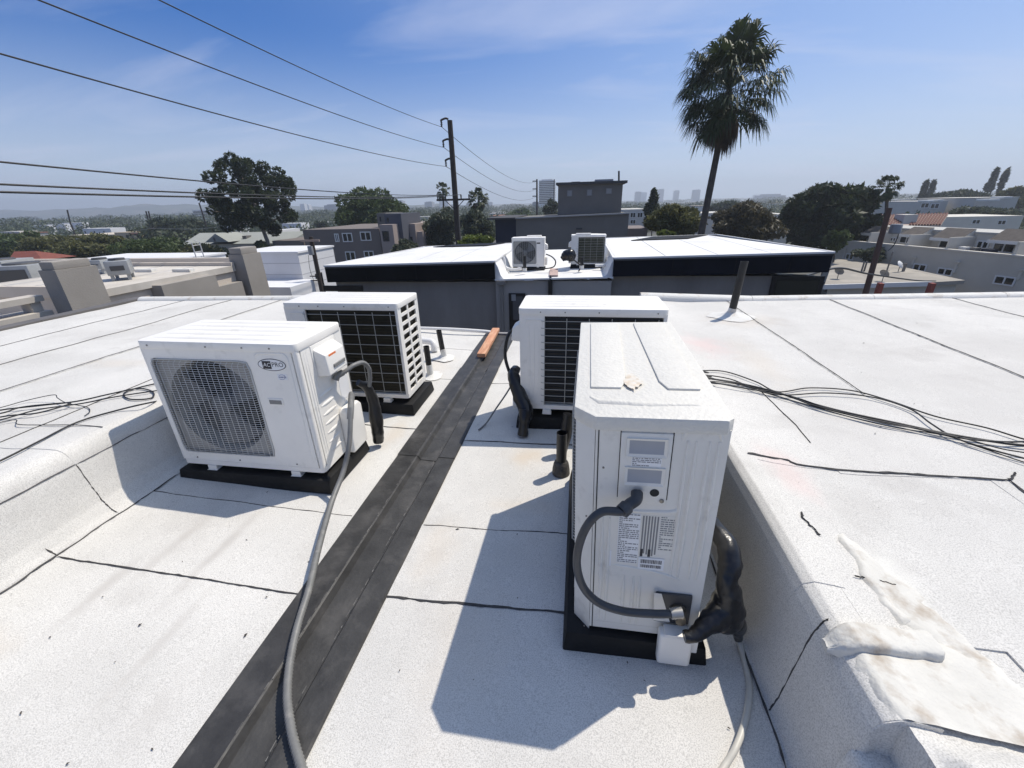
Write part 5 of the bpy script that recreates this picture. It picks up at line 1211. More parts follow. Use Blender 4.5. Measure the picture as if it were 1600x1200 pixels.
# red tile roof behind
RT = mat('red_clay_tile', (.12, .036, .024), .8, var=.3, vscale=4)
def onry(px, py, Y): return ony(px, py, Y)
Yr = 58
pA, pB, pC, pD = ony(1352, 353, Yr), ony(1470, 352, Yr), ony(1482, 334, Yr + 4), ony(1362, 337, Yr + 4)
rt = thing('tiled_house', 'house with red clay tile roof behind the townhouse terraces', 'house', (float(pA[0]), Yr, GZ))
MB().prism([(pA[0] + .3, Yr + .3), (pB[0] - .3, Yr + .3), (pC[0] - .3, Yr + 9), (pA[0] + .3, Yr + 9)], GZ, float(pA[2]) - .15).build('wall', TANL, rt, world=True)
MB().add([pA, pB, pC, pD, pA - [0, 0, .2], pB - [0, 0, .2], pC - [0, 0, .2], pD - [0, 0, .2]], [(0, 1, 2, 3), (7, 6, 5, 4), (0, 4, 5, 1), (1, 5, 6, 2), (2, 6, 7, 3), (3, 7, 4, 0)]).build('roof', mat('tile_mortar', (.45, .36, .30), .9), rt, world=True)
for k in range(26):
    t_ = (k + .5) / 26
    if .46 < t_ < .56: continue
    b = MB(); b.tube([lerp(pA, pB, t_) + [0, 0, .05], lerp(pD, pC, t_) + [0, 0, .05]], .11, 6); b.build('tile_row', RT, rt, world=True)
p, q = ony(1412, 337, Yr + 1), ony(1428, 352, Yr + 1); MB().box(p[0], q[0], Yr + .8, Yr + 2.5, q[2], p[2] + .1).build('chimney', TANL, rt, world=True)
# flat houses on the rise beyond
PALE = mat('pale_stucco', (.52, .50, .46), .9, var=.06, vscale=.3)
def pxblock(name, label, cat, x0, x1, ytop, Y, depth, m, bot=None, group=None, roofm=None, wins=()):
    p, q = ony(x0, ytop, Y), ony(x1, ytop, Y); z = (p[2] + q[2]) / 2
    t = block(name, label, cat, float(p[0]), float(q[0]), Y, Y + depth, GZ, float(z), m, group=group, roofm=roofm)
    for (a, c, d, e) in wins:
        u, v = ony(a, c, Y), ony(d, e, Y); winS(t, u[0], v[0], v[2], u[2], Y, FRW if roofm is None else FRW, GLASS, max(.05, (v[0] - u[0]) * .08), 2)
    return t
pxblock('hillside_house', 'pale flat-roofed house with skylights above the red tile roof', 'house', 1428, 1482, 314, 110, 14, PALE, wins=((1440, 317, 1450, 325), (1455, 318, 1466, 326)))
pxblock('hillside_house', 'lower grey flat-roofed house left of the upper right cypresses', 'house', 1483, 1530, 316, 115, 14, TANL, wins=((1490, 320, 1500, 328),))
pxblock('hillside_house', 'wide pale house with bright roof monitor at the right frame edge', 'house', 1526, 1592, 309, 105, 16, PALE, roofm=TANL)
for k, (x0, x1, y) in enumerate(((1546, 1562, 311), (1570, 1582, 307), (1452, 1460, 313), (1466, 1474, 312))):
    p, q = ony(x0, y, 100), ony(x1, y + 3, 100); tag(MB().box(p[0], q[0], 100, 103, q[2], p[2]).build('roof_monitor', FRW, bevel=.1), ['bright white roof monitor on the wide pale house', 'small white roof monitor at the far right corner', 'left white skylight on the flat-roofed hillside house', 'right white skylight on the flat-roofed hillside house'][k], 'skylight')
pxblock('hillside_house', 'low grey terrace wall house behind the red tile roof', 'house', 1475, 1600, 338, 70, 8, TANL, wins=((1520, 343, 1530, 350), (1560, 344, 1570, 351)))
pxblock('white_apartment', 'tiered pale apartment block between the two round trees', 'building', 1172, 1240, 335, 75, 12, PALE, wins=((1205, 340, 1210, 350), (1216, 342, 1222, 352)))
pxblock('white_apartment', 'pale flat block behind the leaning palm trunk', 'building', 1060, 1150, 333, 95, 12, PALE, wins=((1105, 337, 1115, 343), (1122, 336, 1132, 342)))
pxblock('white_apartment', 'low grey-white block right of the charcoal tower block', 'building', 972, 1010, 327, 80, 12, PALE, wins=((985, 332, 993, 340), (996, 332, 1004, 340), (985, 343, 993, 350)))
pxblock('grey_shed', 'low mauve-grey shed wall beside the charcoal block', 'building', 975, 1012, 357, 40, 5, mat('mauve_grey', (.20, .17, .165), .9, var=.1))
# low tar roof in front of the townhouses
lowz = -4.0
lp = [onz(x, y, lowz)[:2] for x, y in ((1288, 446), (1455, 441), (1508, 438), (1392, 413), (1303, 404))]
lr = thing('low_roof_building', 'low building with grey tar roof below the townhouse wall', 'building', (float(lp[0][0]), float(lp[0][1]), GZ))
TAR = mat('tan_tar_roof', (.30, .275, .235), .9, var=.12, vscale=.7, col2=(.42, .38, .32), thr=(.52, .7), c2scale=.5)
MB().prism([tuple(map(float, p)) for p in lp], lowz - .25, lowz).build('roof', TAR, lr, world=True)
cen = np.mean(lp, 0); MB().prism([tuple(map(float, cen + (p - cen) * .93)) for p in lp], GZ, lowz - .252).build('wall', TAN, lr, world=True)
b = MB(); b.bar((*lp[0], lowz - .1), (*lp[1], lowz - .1), .12, .3); b.build('fascia_board', FRW, lr, world=True)
for k, (x, y) in enumerate(((1308, 436), (1378, 440), (1403, 425))):
    p = onz(x, y, lowz); t = thing('satellite_dish', ['grey satellite dish at the left corner of the low tar roof', 'grey satellite dish at the front edge of the low tar roof', 'tipped white satellite dish in the middle of the low tar roof'][k], 'satellite dish', (float(p[0]), float(p[1]), lowz), [2.2, 2.0, .6][k], 'satellite dishes')
    b = MB(); b.lathe([(0, .10), (.12, .085), (.24, .045), (.31, 0)], 16, (0, 0, 0)); b.xf(Matrix.Translation((0, 0, .55)) @ Matrix.Rotation(1.0, 4, 'X')); b.build('reflector', mat('dish_grey', (.30, .30, .30), .5) if k < 2 else FRW, t, smooth=60)
    MB().tube([(0, 0, 0), (0, 0, .5)], .025, 6).build('mast', DGREY, t); MB().tube([(0, 0, .45), (0, -.35, .75)], .015, 5).build('feed_arm', DGREY, t)
for k, (x, y) in enumerate(((1346, 424), (1350, 424), (1411, 424), (1384, 428))):
    p = onz(x, y, lowz); tag(MB().tube([(p[0], p[1], lowz), (p[0], p[1], lowz + [.7, .75, .6, 1.6][k])], [.06, .06, .10, .05][k], 8).build('roof_pipe', DGREY, smooth=50), ['left of the paired roof pipes on the low tar roof', 'right of the paired roof pipes on the low tar roof', 'stout roof pipe near the tipped dish', 'tall thin antenna mast on the low tar roof'][k], 'pipe')
for k, x in enumerate((1379, 1460)):
    p, q = ony(x, 443, 29), ony(x, 458, 29); tag(MB().box(p[0] - .12, p[0] + .12, 29, 29.3, GZ, p[2]).build('red_post', mat('red_paint', (.28, .05, .03), .6)), ['red post left of the low white eave', 'red post right of the low white eave'][k], 'post')
p, q = onz(1380, 446, -4.3), onz(1462, 441, -4.3); b = MB(); b.bar(p, q, .25, .2); tag(b.build('eave_beam', FRW), 'white eave beam resting on the two red posts', 'beam')

# ------------------------------------------------------------------ utility poles and wires
POLEB = mat('creosote_pole', (.035, .026, .022), .85, var=.3, vscale=6, stretch=(4, 4, .5))
POLER = mat('brown_pole', (.10, .055, .040), .85, var=.3, vscale=6, stretch=(4, 4, .5))
XP, YP = -10.0, 35.5
up = thing('utility_pole', 'tall dark utility pole with three stub arms and a crossarm', 'utility pole', (XP, YP, GZ))
ztp = ony(703, 188, YP)[2]
MB().tube([(XP, YP, GZ), (XP, YP, (GZ + ztp) / 2), (XP, YP, ztp)], [.26, .23, .19], 14).build('shaft', POLEB, up, smooth=50, world=True)
INS = mat('insulator', (.03, .025, .022), .3)
HANG = []
for px, py in ((690, 196), (693, 228), (697, 258)):
    p = ony(px, py, YP); z = p[2] + .28; xe = p[0]
    MB().tube(smooth_path([(XP - .12, YP, z + .10), ((XP + xe) / 2, YP, z + .16), (xe, YP, z + .06), (xe, YP, z - .02)], 4), .07, 8).build('stub_arm', POLEB, up, smooth=50, world=True)
    MB().lathe([(.03, 0), (.10, -.08), (.03, -.10), (.11, -.20), (.03, -.22), (.09, -.30), (.02, -.36)], 10, (xe, YP, z - .02)).build('insulator', INS, up, smooth=30, world=True); HANG.append((xe, YP, z - .38))
zc = ony(712, 312, YP)[2]; xl, xr = ony(684, 314, YP)[0], ony(736, 310, YP)[0]
MB().box(xl, xr, YP - .31, YP - .20, zc - .07, zc + .07).build('crossarm', POLEB, up, world=True)
for s_ in (-1, 1): b = MB(); b.bar((XP, YP - .28, zc - .75), (XP + s_ * .75, YP - .28, zc - .06), .04, .05); b.build('brace', POLEB, up, world=True)
PINS = []
for x in (xl + .1, xl + .75, xr - .75, xr - .1):
    MB().tube([(x, YP - .25, zc + .07), (x, YP - .25, zc + .35)], [.05, .06], 8).build('insulator', INS, up, world=True); PINS.append((x, YP - .25, zc + .36))
MB().tube([(XP + .25, YP - .18, GZ), (XP + .22, YP - .18, zc)], .03, 6).build('riser', DGREY, up, world=True)
def wire(label, pts, r=.016, group='overhead wires', m=RUBBER):
    o = MB().tube(smooth_path(pts, 8), r, 5).build('overhead_wire', m, smooth=60); return tag(o, label, 'wire', group)
def span(a, c, sag, n_=14, ext=1.0):
    a, c = np.array(a, float), np.array(c, float); return [a + (c - a) * t_ - np.array([0, 0, sag * 4 * t_ * (1 - t_)]) for t_ in np.linspace(0, ext, n_)]
back = [(-10.4, -14, 8.3), (-10.4, -14, 7.0), (-10.4, -14, 5.7)]
tgt = [onx(258, 0, -10.4), onx(70, 0, -10.4), onx(0, 82, -10.4)]
for k in range(3):
    a = np.array(HANG[k]); p = np.array(tgt[k]); c = np.array([-10.4, -14, 0.0]); tp = (a[1] - p[1]) / (a[1] - c[1]); s_ = [.85, .8, .75][k]
    c[2] = (p[2] + s_ * 4 * tp * (1 - tp) - a[2] * (1 - tp)) / tp
    wire(['uppermost wire running from the pole to the top of the sky', 'second wire below the uppermost, from the pole to upper left', 'third wire from the lowest stub arm to the left edge'][k], span(a, c, s_, 18), .017)
FARP = (-10.0, 104.0)
for k, dz in enumerate((5.8, 4.2, 2.7)):
    wire(['top receding wire sagging beyond the tall pole', 'middle receding wire sagging beyond the tall pole', 'lowest receding wire sagging beyond the tall pole'][k], span(HANG[k], (FARP[0] - .4, FARP[1], dz), 1.4, 16), .022)
for k, (y0, pin) in enumerate(((253, 0), (288, 1), (300, 2))):
    a = np.array(PINS[pin]); p = onx(0, y0, [-11.3, -10.6, -9.6][k]); c = p + (p - a) * .35; tp = 1 / 1.35; c[2] += .35 * 4 * tp * (1 - tp) / tp
    wire(['upper of the three low wires crossing the big tree', 'middle of the three low wires crossing the big tree', 'lowest of the three low wires crossing the big tree'][k], span(a, c, .35, 14), .02)
fp = thing('utility_pole', 'far slim utility pole left of the striped office tower', 'utility pole', (FARP[0], FARP[1], GZ))
MB().tube([(FARP[0], FARP[1], GZ), (FARP[0], FARP[1], ony(838, 280, FARP[1])[2])], [.25, .18], 8).build('shaft', POLEB, fp, world=True)
for z in (6.0, 4.4, 2.9): MB().box(FARP[0] - 1.0, FARP[0], FARP[1] - .1, FARP[1] + .1, z - .1, z + .1).build('stub_arm', POLEB, fp, world=True)
# second far pole right of the striped tower
p = ony(866, 280, 120); t = thing('utility_pole', 'thin dark mast right of the striped office tower', 'utility pole', (float(p[0]), 120, GZ)); MB().tube([(p[0], 120, GZ), (p[0], 120, p[2])], .12, 6).build('shaft', POLEB, t, world=True)
# small pole with transformer by the white building
sp_ = onx(503, 455, -14.3); XS, YS = -14.3, float(sp_[1])
zt_ = onx(499, 368, -14.3)[2]
t = thing('utility_pole', 'short dark pole with transformer can beside the white building', 'utility pole', (XS, YS, GZ))
MB().tube([(XS, YS, GZ), (XS, YS, zt_)], [.14, .11], 10).build('shaft', POLEB, t, smooth=50, world=True)
zc2 = onx(498, 374, -14.3)[2]; MB().box(XS - .55, XS + .55, YS - .17, YS - .10, zc2 - .05, zc2 + .05).build('crossarm', mat('weathered_arm', (.33, .26, .22), .8), t, world=True)
u0, u1 = ony(482, 384, YS), ony(493, 398, YS); MB().lathe([(0, u0[2]), (.14, u0[2] - .01), (.15, u0[2] - .04), (.15, u1[2] + .02), (.13, u1[2])], 14, ((u0[0] + u1[0]) / 2, YS - .1, 0)).build('transformer', mat('transformer_grey', (.24, .25, .26), .5), t, smooth=40, world=True)
for q in (0, 1): MB().box(XS - .45, XS + .1, YS - .16, YS - .11, zc2 - 1.9 - q * .22, zc2 - 1.85 - q * .22).build('spacer', POLEB, t, world=True)
wire('thin wire drooping from the transformer can', [(XS - .3, YS - .1, u1[2]), (XS - .38, YS - .1, u1[2] - .7), (XS - .3, YS - .1, u1[2] - 1.3), (XS - .1, YS - .1, u1[2] - 1.4)], .012)
# right-hand pole, leaning slightly, with transformer
XR = 14.0; pt, pb = onx(1390, 325, XR), onx(1357, 455, XR)
t = thing('utility_pole', 'rust-brown utility pole with grey transformer before the townhouses', 'utility pole', (XR, float(pb[1]), GZ))
MB().tube([(XR, pb[1], GZ), pt], [.15, .11], 12).build('shaft', POLER, t, smooth=50, world=True)
u0, u1 = ony(1390, 350, pt[1]), ony(1405, 365, pt[1]); MB().lathe([(0, u0[2]), (.2, u0[2] - .01), (.23, u0[2] - .05), (.23, u1[2] + .03), (.2, u1[2])], 14, ((u0[0] + u1[0]) / 2 + .05, pt[1], 0)).build('transformer', mat('transformer_grey', (.24, .25, .26), .5), t, smooth=40, world=True)
wire('grey cable hanging beside the right-hand transformer', [ony(1404, 365, pt[1]), ony(1402, 372, pt[1]), ony(1396, 384, pt[1]), ony(1388, 392, pt[1])], .02)
wire('black service cable from the far roof corner past the brown pole', [(4.4, 9.6, -.12), ony(1310, 419, 13), ony(1358, 428, 17), ony(1430, 438, 22), ony(1462, 439, 26)], .03)
for k, (x, y0, y1) in enumerate(((105, 328, 349), (228, 330, 349), (232, 330, 352), (311, 317, 332))):
    p = ony(x, y0, 95); q = ony(x + 5, y1, 95); t = thing('utility_pole', ['leaning distant pole above the white apartments, far left', 'left of the twin distant poles among the dark trees', 'right of the twin distant poles among the dark trees', 'distant pole by the terraced white offices'][k], 'utility pole', (float(q[0]), 95, GZ))
    MB().tube([(q[0], 95, GZ), (q[0], 95, q[2]), p], .16, 6).build('shaft', POLEB, t, world=True)
wire('faint pale cable among the dark trees on the left', [ony(210, 361, 80), ony(240, 357, 80), ony(300, 358, 80), ony(350, 354, 80)], .06, m=mat('pale_cable', (.2, .2, .19), .6))

# ------------------------------------------------------------------ mid-distance buildings, left half
BRN = mat('taupe_stucco', (.17, .145, .13), .9, var=.08, vscale=.3)
PINK = mat('pinkish_stucco', (.32, .265, .24), .9, var=.08, vscale=.3)
BLUEG = mat('slate_blue_stucco', (.075, .08, .10), .9, var=.08, vscale=.3)
Yb = 46.0
def wpx(t, a, c, d, e, Y, **kw): u, v = ony(a, c, Y), ony(d, e, Y); winS(t, float(u[0]), float(v[0]), float(v[2]), float(u[2]), Y, **kw)
t = pxblock('taupe_apartment', 'taupe flat-roofed apartment block with white-framed windows, left of the pole', 'building', 472, 592, 358, Yb, 14, BRN)
for w_ in ((522, 365, 531, 378), (534, 364, 552, 378), (562, 362, 581, 376), (539, 393, 557, 408), (568, 392, 585, 402), (513, 395, 522, 412)): wpx(t, *w_, Yb, mull=2, fr=.1)
t2 = pxblock('taupe_apartment', 'dark stair block and pale end bay of the taupe apartments', 'building', 592, 613, 351, Yb - .5, 8, PINK)
wpx(t2, 597, 361, 609, 377, Yb - .5, fm=FRB, fr=.1)
t3 = pxblock('taupe_apartment', 'slate-blue stair tower standing over the taupe apartments', 'building', 600, 626, 334, Yb + 1, 6, BLUEG); wpx(t3, 592 + 12, 340, 608, 347, Yb + 1, fm=FRB, fr=.05)
t3b = pxblock('taupe_apartment', 'grey rooftop stair box beside the slate-blue tower', 'building', 588, 602, 333, Yb + 2, 5, DGREY); wpx(t3b, 593, 339, 596, 346, Yb + 2, fm=FRB, fr=.05)
t4 = pxblock('taupe_apartment', 'pinkish stepped wing right of the slate-blue tower', 'building', 624, 648, 350, Yb + 3, 8, PINK); wpx(t4, 627, 360, 630, 369, Yb + 3, fm=FRB, fr=.05); wpx(t4, 641, 370, 645, 378, Yb + 3, fm=FRB, fr=.05)
pxblock('taupe_apartment', 'lower pinkish wing ending at the dark trees', 'building', 646, 660, 362, Yb + 3.3, 8, PINK)
pxblock('taupe_apartment', 'low charcoal wall block below the big dark tree', 'building', 425, 474, 376, Yb + 1, 10, BRN)
pxblock('brick_house', 'small red-roofed house peeking behind the pinkish wing', 'house', 645, 672, 354, 75, 8, mat('brick_red', (.16, .07, .055), .9), roofm=RT)
# gabled grey house below the big tree
GRN = mat('grey_green_roof', (.30, .31, .28), .9, var=.08, vscale=.5)
Yg = 52.0
g = thing('gabled_house', 'grey-roofed gabled house beneath the big dark tree', 'house', (float(ony(330, 380, Yg)[0]), Yg, GZ))
e0, e1, r0, r1 = ony(283, 382, Yg), ony(350, 378, Yg), ony(312, 364, Yg + 5), ony(400, 361, Yg + 5)
MB().box(e0[0] + .4, ony(445, 380, Yg)[0], Yg + .4, Yg + 10, GZ, e0[2] - .05).build('wall', TANL, g, world=True)
x9 = ony(448, 378, Yg)[0]
MB().add([(e0[0], Yg, e0[2]), (x9, Yg, e0[2]), (x9, Yg + 5, r0[2]), (r0[0], Yg + 5, r0[2]), (x9, Yg + 10, e0[2]), (e0[0], Yg + 10, e0[2])], [(0, 1, 2, 3), (3, 2, 4, 5), (0, 3, 5), (0, 5, 4, 1), (1, 4, 2)]).build('roof', GRN, g, world=True)
gp, gq, gr = ony(320, 379, Yg - .8), ony(357, 378, Yg - .8), ony(336, 365, Yg - .8)
MB().add([gp, gq, gr, gp + [0, 4, 0], gq + [0, 4, 0], gr + [0, 4, 0]], [(0, 1, 2), (5, 4, 3), (0, 2, 5, 3), (1, 4, 5, 2), (0, 3, 4, 1)]).build('dormer_gable', GRN, g, world=True)
u, v = ony(333, 371, Yg - .82), ony(337, 377, Yg - .82); MB().box(u[0], v[0], Yg - .9, Yg - .82, v[2], u[2]).build('gable_vent', DGREY, g, world=True)
for k, x in enumerate((365, 372, 386)): p = ony(x, 371, Yg + 2.5); MB().box(p[0] - .3, p[0] + .3, Yg + 2, Yg + 3, p[2] - .6, p[2] + .25).build('roof_vent', DGREY, g, world=True)
pxblock('white_house', 'small white house front lit behind the big tree trunk', 'house', 420, 431, 360, 62, 6, WHT)
t = pxblock('cream_building', 'cream building with red-tiled corner beyond the left trees', 'building', 178, 216, 363, 85, 12, mat('cream_yellow', (.50, .40, .27), .9, var=.06))
pxblock('cream_building', 'long low cream roofline behind the left trees', 'building', 105, 180, 367, 88, 10, mat('cream_pale', (.52, .46, .37), .9, var=.06))
p, q = ony(203, 360, 84.9), ony(217, 367, 84.9); b = MB(); b.add([(p[0], 84.8, q[2]), (q[0], 84.8, q[2]), (q[0], 90, p[2]), (p[0], 90, p[2]), (p[0], 95, q[2]), (q[0], 95, q[2])], [(0, 1, 2, 3), (3, 2, 5, 4)]); b.xf(Matrix.Translation((0, -.2, .25))); o = b.build('tiled_roof', RT, t, world=True)
for k, (x0, x1, y, Y) in enumerate(((46, 74, 352, 170), (70, 100, 350, 180), (96, 128, 348, 190))):
    t = pxblock('white_apartment', ['left block of the white apartments far left', 'middle block of the white apartments far left', 'right block of the white apartments far left'][k], 'building', x0, x1, y, Y, 3, WHT)
    for j in range(4): wpx(t, x0 + 4 + j * 6, y + 4, x0 + 7 + j * 6, y + 8, Y, fm=FRB, fr=.1); wpx(t, x0 + 4 + j * 6, y + 10, x0 + 7 + j * 6, y + 13, Y, fm=FRB, fr=.1)
t = pxblock('red_roof_house', 'house with orange-red roof at the left edge', 'house', 18, 62, 408, 34, 2, TANL)
p, q = ony(12, 408, 33.6), ony(66, 406, 33.6); rr0, rr1 = ony(22, 393, 35), ony(55, 392, 35)
MB().add([p, q, rr1, rr0, p + [0, 3, 0], q + [0, 3, 0]], [(0, 1, 2, 3), (3, 2, 5, 4), (0, 3, 4), (1, 5, 2)]).build('roof', mat('orange_red_roof', (.19, .055, .035), .8, var=.15, vscale=2), t, world=True)
# terraced white offices and towers beyond
for k, (x0, x1, y, Y) in enumerate(((300, 345, 328, 420), (306, 335, 336, 410))):
    t = pxblock('white_offices', ['terraced white office block left of the big tree', 'lower terrace of the white office block'][k], 'building', x0, x1, y, Y, 30, WHT)
    for j in range(3): p, q = ony(x0 + 2, y + 2 + j * 4, Y), ony(x1 - 3, y + 4 + j * 4, Y); MB().box(p[0], q[0], Y - .6, Y - .05, q[2], p[2]).build('window_band', GLASS, t, world=True)

for k, (x0, x1, y, Y, m, wd) in enumerate(((128, 172, 357, 125, WHT, 'white low house above the cream roofline'), (232, 262, 352, 150, PALE, 'pale flat house above the rounded green bush'), (262, 300, 356, 118, PINK, 'pinkish low house left of the gabled house'), (345, 372, 350, 140, WHT, 'white house wall left of the big tree trunk'), (0, 30, 362, 120, PALE, 'pale low house at the far left edge'), (440, 470, 349, 150, WHT, 'white stepped house right of the big tree'), (488, 530, 347, 175, PALE, 'pale long building below the blue glass tower'))):
    t = pxblock('low_house', wd, 'house', x0, x1, y, Y, 5, m)
    for j in range(3): a_ = lerp(x0, x1, (j + .25) / 3); wpx(t, a_, y + 4, a_ + 3.5, y + 8, Y, fm=FRB, fr=.1)
# ------------------------------------------------------------------ distant towers
def tower(label, x0, x1, y0, Y, m, bands=0, steps=()):
    p, q = ony(x0, y0, Y), ony(x1, y0, Y); t = thing('office_tower', label, 'tower', (float((p[0] + q[0]) / 2), Y, GZ), 0, 'distant towers')
    d = float(q[0] - p[0]); z = float(p[2])
    MB().box(p[0], q[0], Y, Y + d, GZ, z).build('shaft', m, t, world=True)
    MB().box(p[0] + d * .15, q[0] - d * .15, Y + d * .2, Y + d * .8, z + .01, z + d * .07).build('plant_room', m, t, world=True)
    for k in range(bands):
        zz = lerp(z - d * .06, 0, (k + .2) / bands); MB().box(p[0] + d * .02, q[0] - d * .02, Y - d * .01, Y - .01, zz - z * .012 - .25, zz + .25).build('window_band', GLASS, t, world=True)
        MB().box(q[0] + .01, q[0] + d * .01, Y + d * .02, Y + d * .98, zz - z * .012 - .25, zz + .25).build('window_band', GLASS, t, world=True)
    return t
TW1 = mat('tower_grey', (.30, .31, .33), .7); TW2 = mat('tower_white', (.62, .63, .65), .7); TW3 = mat('tower_blue', (.14, .17, .22), .4)
tower('striped office tower with dark window bands right of the tall pole', 842, 867, 282, 420, TW2, 13)
tower('slim blue-grey tower in the haze just right of the charcoal block', 993, 1002, 300, 1500, TW1)
tower('stepped pale tower beside the slim blue-grey tower', 1001, 1011, 301, 1560, TW2)
tower('hazy tower right of the dark columnar tree', 1029, 1038, 296, 1600, TW1)
tower('lone pale rounded tower between the columnar tree and palm', 1054, 1062, 298, 1700, TW1, 0)
tower('hazy tower just left of the palm trunk', 1084, 1095, 297, 1500, TW1)
tower('small hazy tower right of the palm trunk', 1180, 1190, 305, 1600, TW2)
tower('low hazy office block above the right tree', 1192, 1228, 306, 1100, TW1, 2)
tower('low pale block left of the skyline towers', 980, 990, 315, 1200, TW2)
tower('white twin slab tower left of the rounded green tree, taller half', 468, 475, 319, 900, TW2)
tower('white twin slab tower left of the rounded green tree, shorter half', 475, 482, 320, 930, TW2)
tower('blue glass tower left of the rounded green tree', 506, 524, 321, 800, TW3)
tower('grey tower rising behind the rounded green tree', 616, 628, 314, 900, TW1)
tower('grey slab tower right of the rounded green tree', 629, 640, 324, 850, TW3)
tower('pale tower just left of the small palm', 663, 675, 316, 950, TW1)
tower('hazy tower behind the small palm', 686, 700, 314, 1000, TW2)
tower('low hazy tower just right of the tall pole', 728, 734, 318, 1100, TW1)
tower('hazy tower right of the second small palm', 762, 769, 316, 1300, TW1)
tower('low blue tower at the foot of the striped office tower', 832, 842, 316, 500, TW3)
# hills on the left horizon
HILL = mat('hill_scrub', (.07, .085, .05), .95, var=.4, vscale=.01, col2=(.16, .14, .11), thr=(.5, .62), c2scale=.02)
b = MB(); Yh = 1400.0; vs_ = []; xs = np.linspace(-700, 700, 120)
for k, x in enumerate(xs):
    hgt = 10 + 7 * vn(x * .012, 3) + 4 * vn(x * .05, 8) + 1.6 * vn(x * .2, 1)
    hgt *= 1.0 if x < 250 else max(.15, 1 - (x - 250) / 330)
    p = ony(x, 352, Yh); hz_ = ony(x, 338 - .024 * x, Yh)[2]; top = hz_ + hgt * 2.3
    for q, (dy, f) in enumerate(((-260, -.02), (-150, .35), (-60, .75), (0, 1.0), (200, .5), (420, 0))):
        j = vn(x * .07 + q * 5, q) * 6; vs_.append((p[0], Yh + dy, GZ + max(0, (top - GZ) * f + j * (f > .1)) - (2 if f <= 0 else 0)))
b.add(vs_, [(i * 6 + k, i * 6 + k + 1, (i + 1) * 6 + k + 1, (i + 1) * 6 + k) for i in range(len(xs) - 1) for k in range(5)])
struct(b.build('hills', HILL, smooth=60))

# ------------------------------------------------------------------ trees
def mesh_np(name, V, Fq, m, parent=None):
    """quads from numpy arrays"""
    me = bpy.data.meshes.new(name); nv_n, nf = len(V), len(Fq)
    me.vertices.add(nv_n); me.vertices.foreach_set('co', V.astype(np.float32).ravel())
    me.loops.add(nf * 4); me.loops.foreach_set('vertex_index', Fq.astype(np.int32).ravel())
    me.polygons.add(nf); me.polygons.foreach_set('loop_start', np.arange(0, nf * 4, 4, dtype=np.int32))
    me.update(calc_edges=True); me.validate(); me.materials.append(m)
    o = bpy.data.objects.new(name, me); COL.objects.link(o)
    if parent: o.parent = parent
    return o
def leaves(C, s, rng, elong=1.6, up=.25):
    """C: leaf centres (n,3); returns quads of random tilt, size s (n,)"""
    n_ = len(C); d = rng.normal(size=(n_, 3)); d[:, 2] += up; d /= np.linalg.norm(d, axis=1, keepdims=True)
    r_ = rng.normal(size=(n_, 3)); u = np.cross(d, r_); u /= np.linalg.norm(u, axis=1, keepdims=True) + 1e-9; w = np.cross(d, u)
    s = s[:, None]; V = np.stack([C - u * s * elong, C - w * s * .55, C + u * s * elong, C + w * s * .55], 1).reshape(-1, 3)
    return V, np.arange(4 * n_).reshape(-1, 4)
LEAF = {}
def leafm(key, col, tr=.33): return mat('leaf_' + key, col, .55, var=.45, vscale=1.2, spec=.3, trans=tr)
L_DARK = leafm('dark', (.038, .052, .022)); L_MID = leafm('mid', (.075, .105, .036)); L_OLV = leafm('olive', (.115, .118, .046)); L_YEL = leafm('bright', (.12, .15, .030)); L_GRY = leafm('grey', (.075, .09, .056)); L_BRK = leafm('brownish', (.080, .070, .038))
BARK = mat('bark', (.075, .062, .052), .9, var=.3, vscale=4)
BARKP = mat('pale_bark', (.20, .175, .15), .9, var=.25, vscale=4)
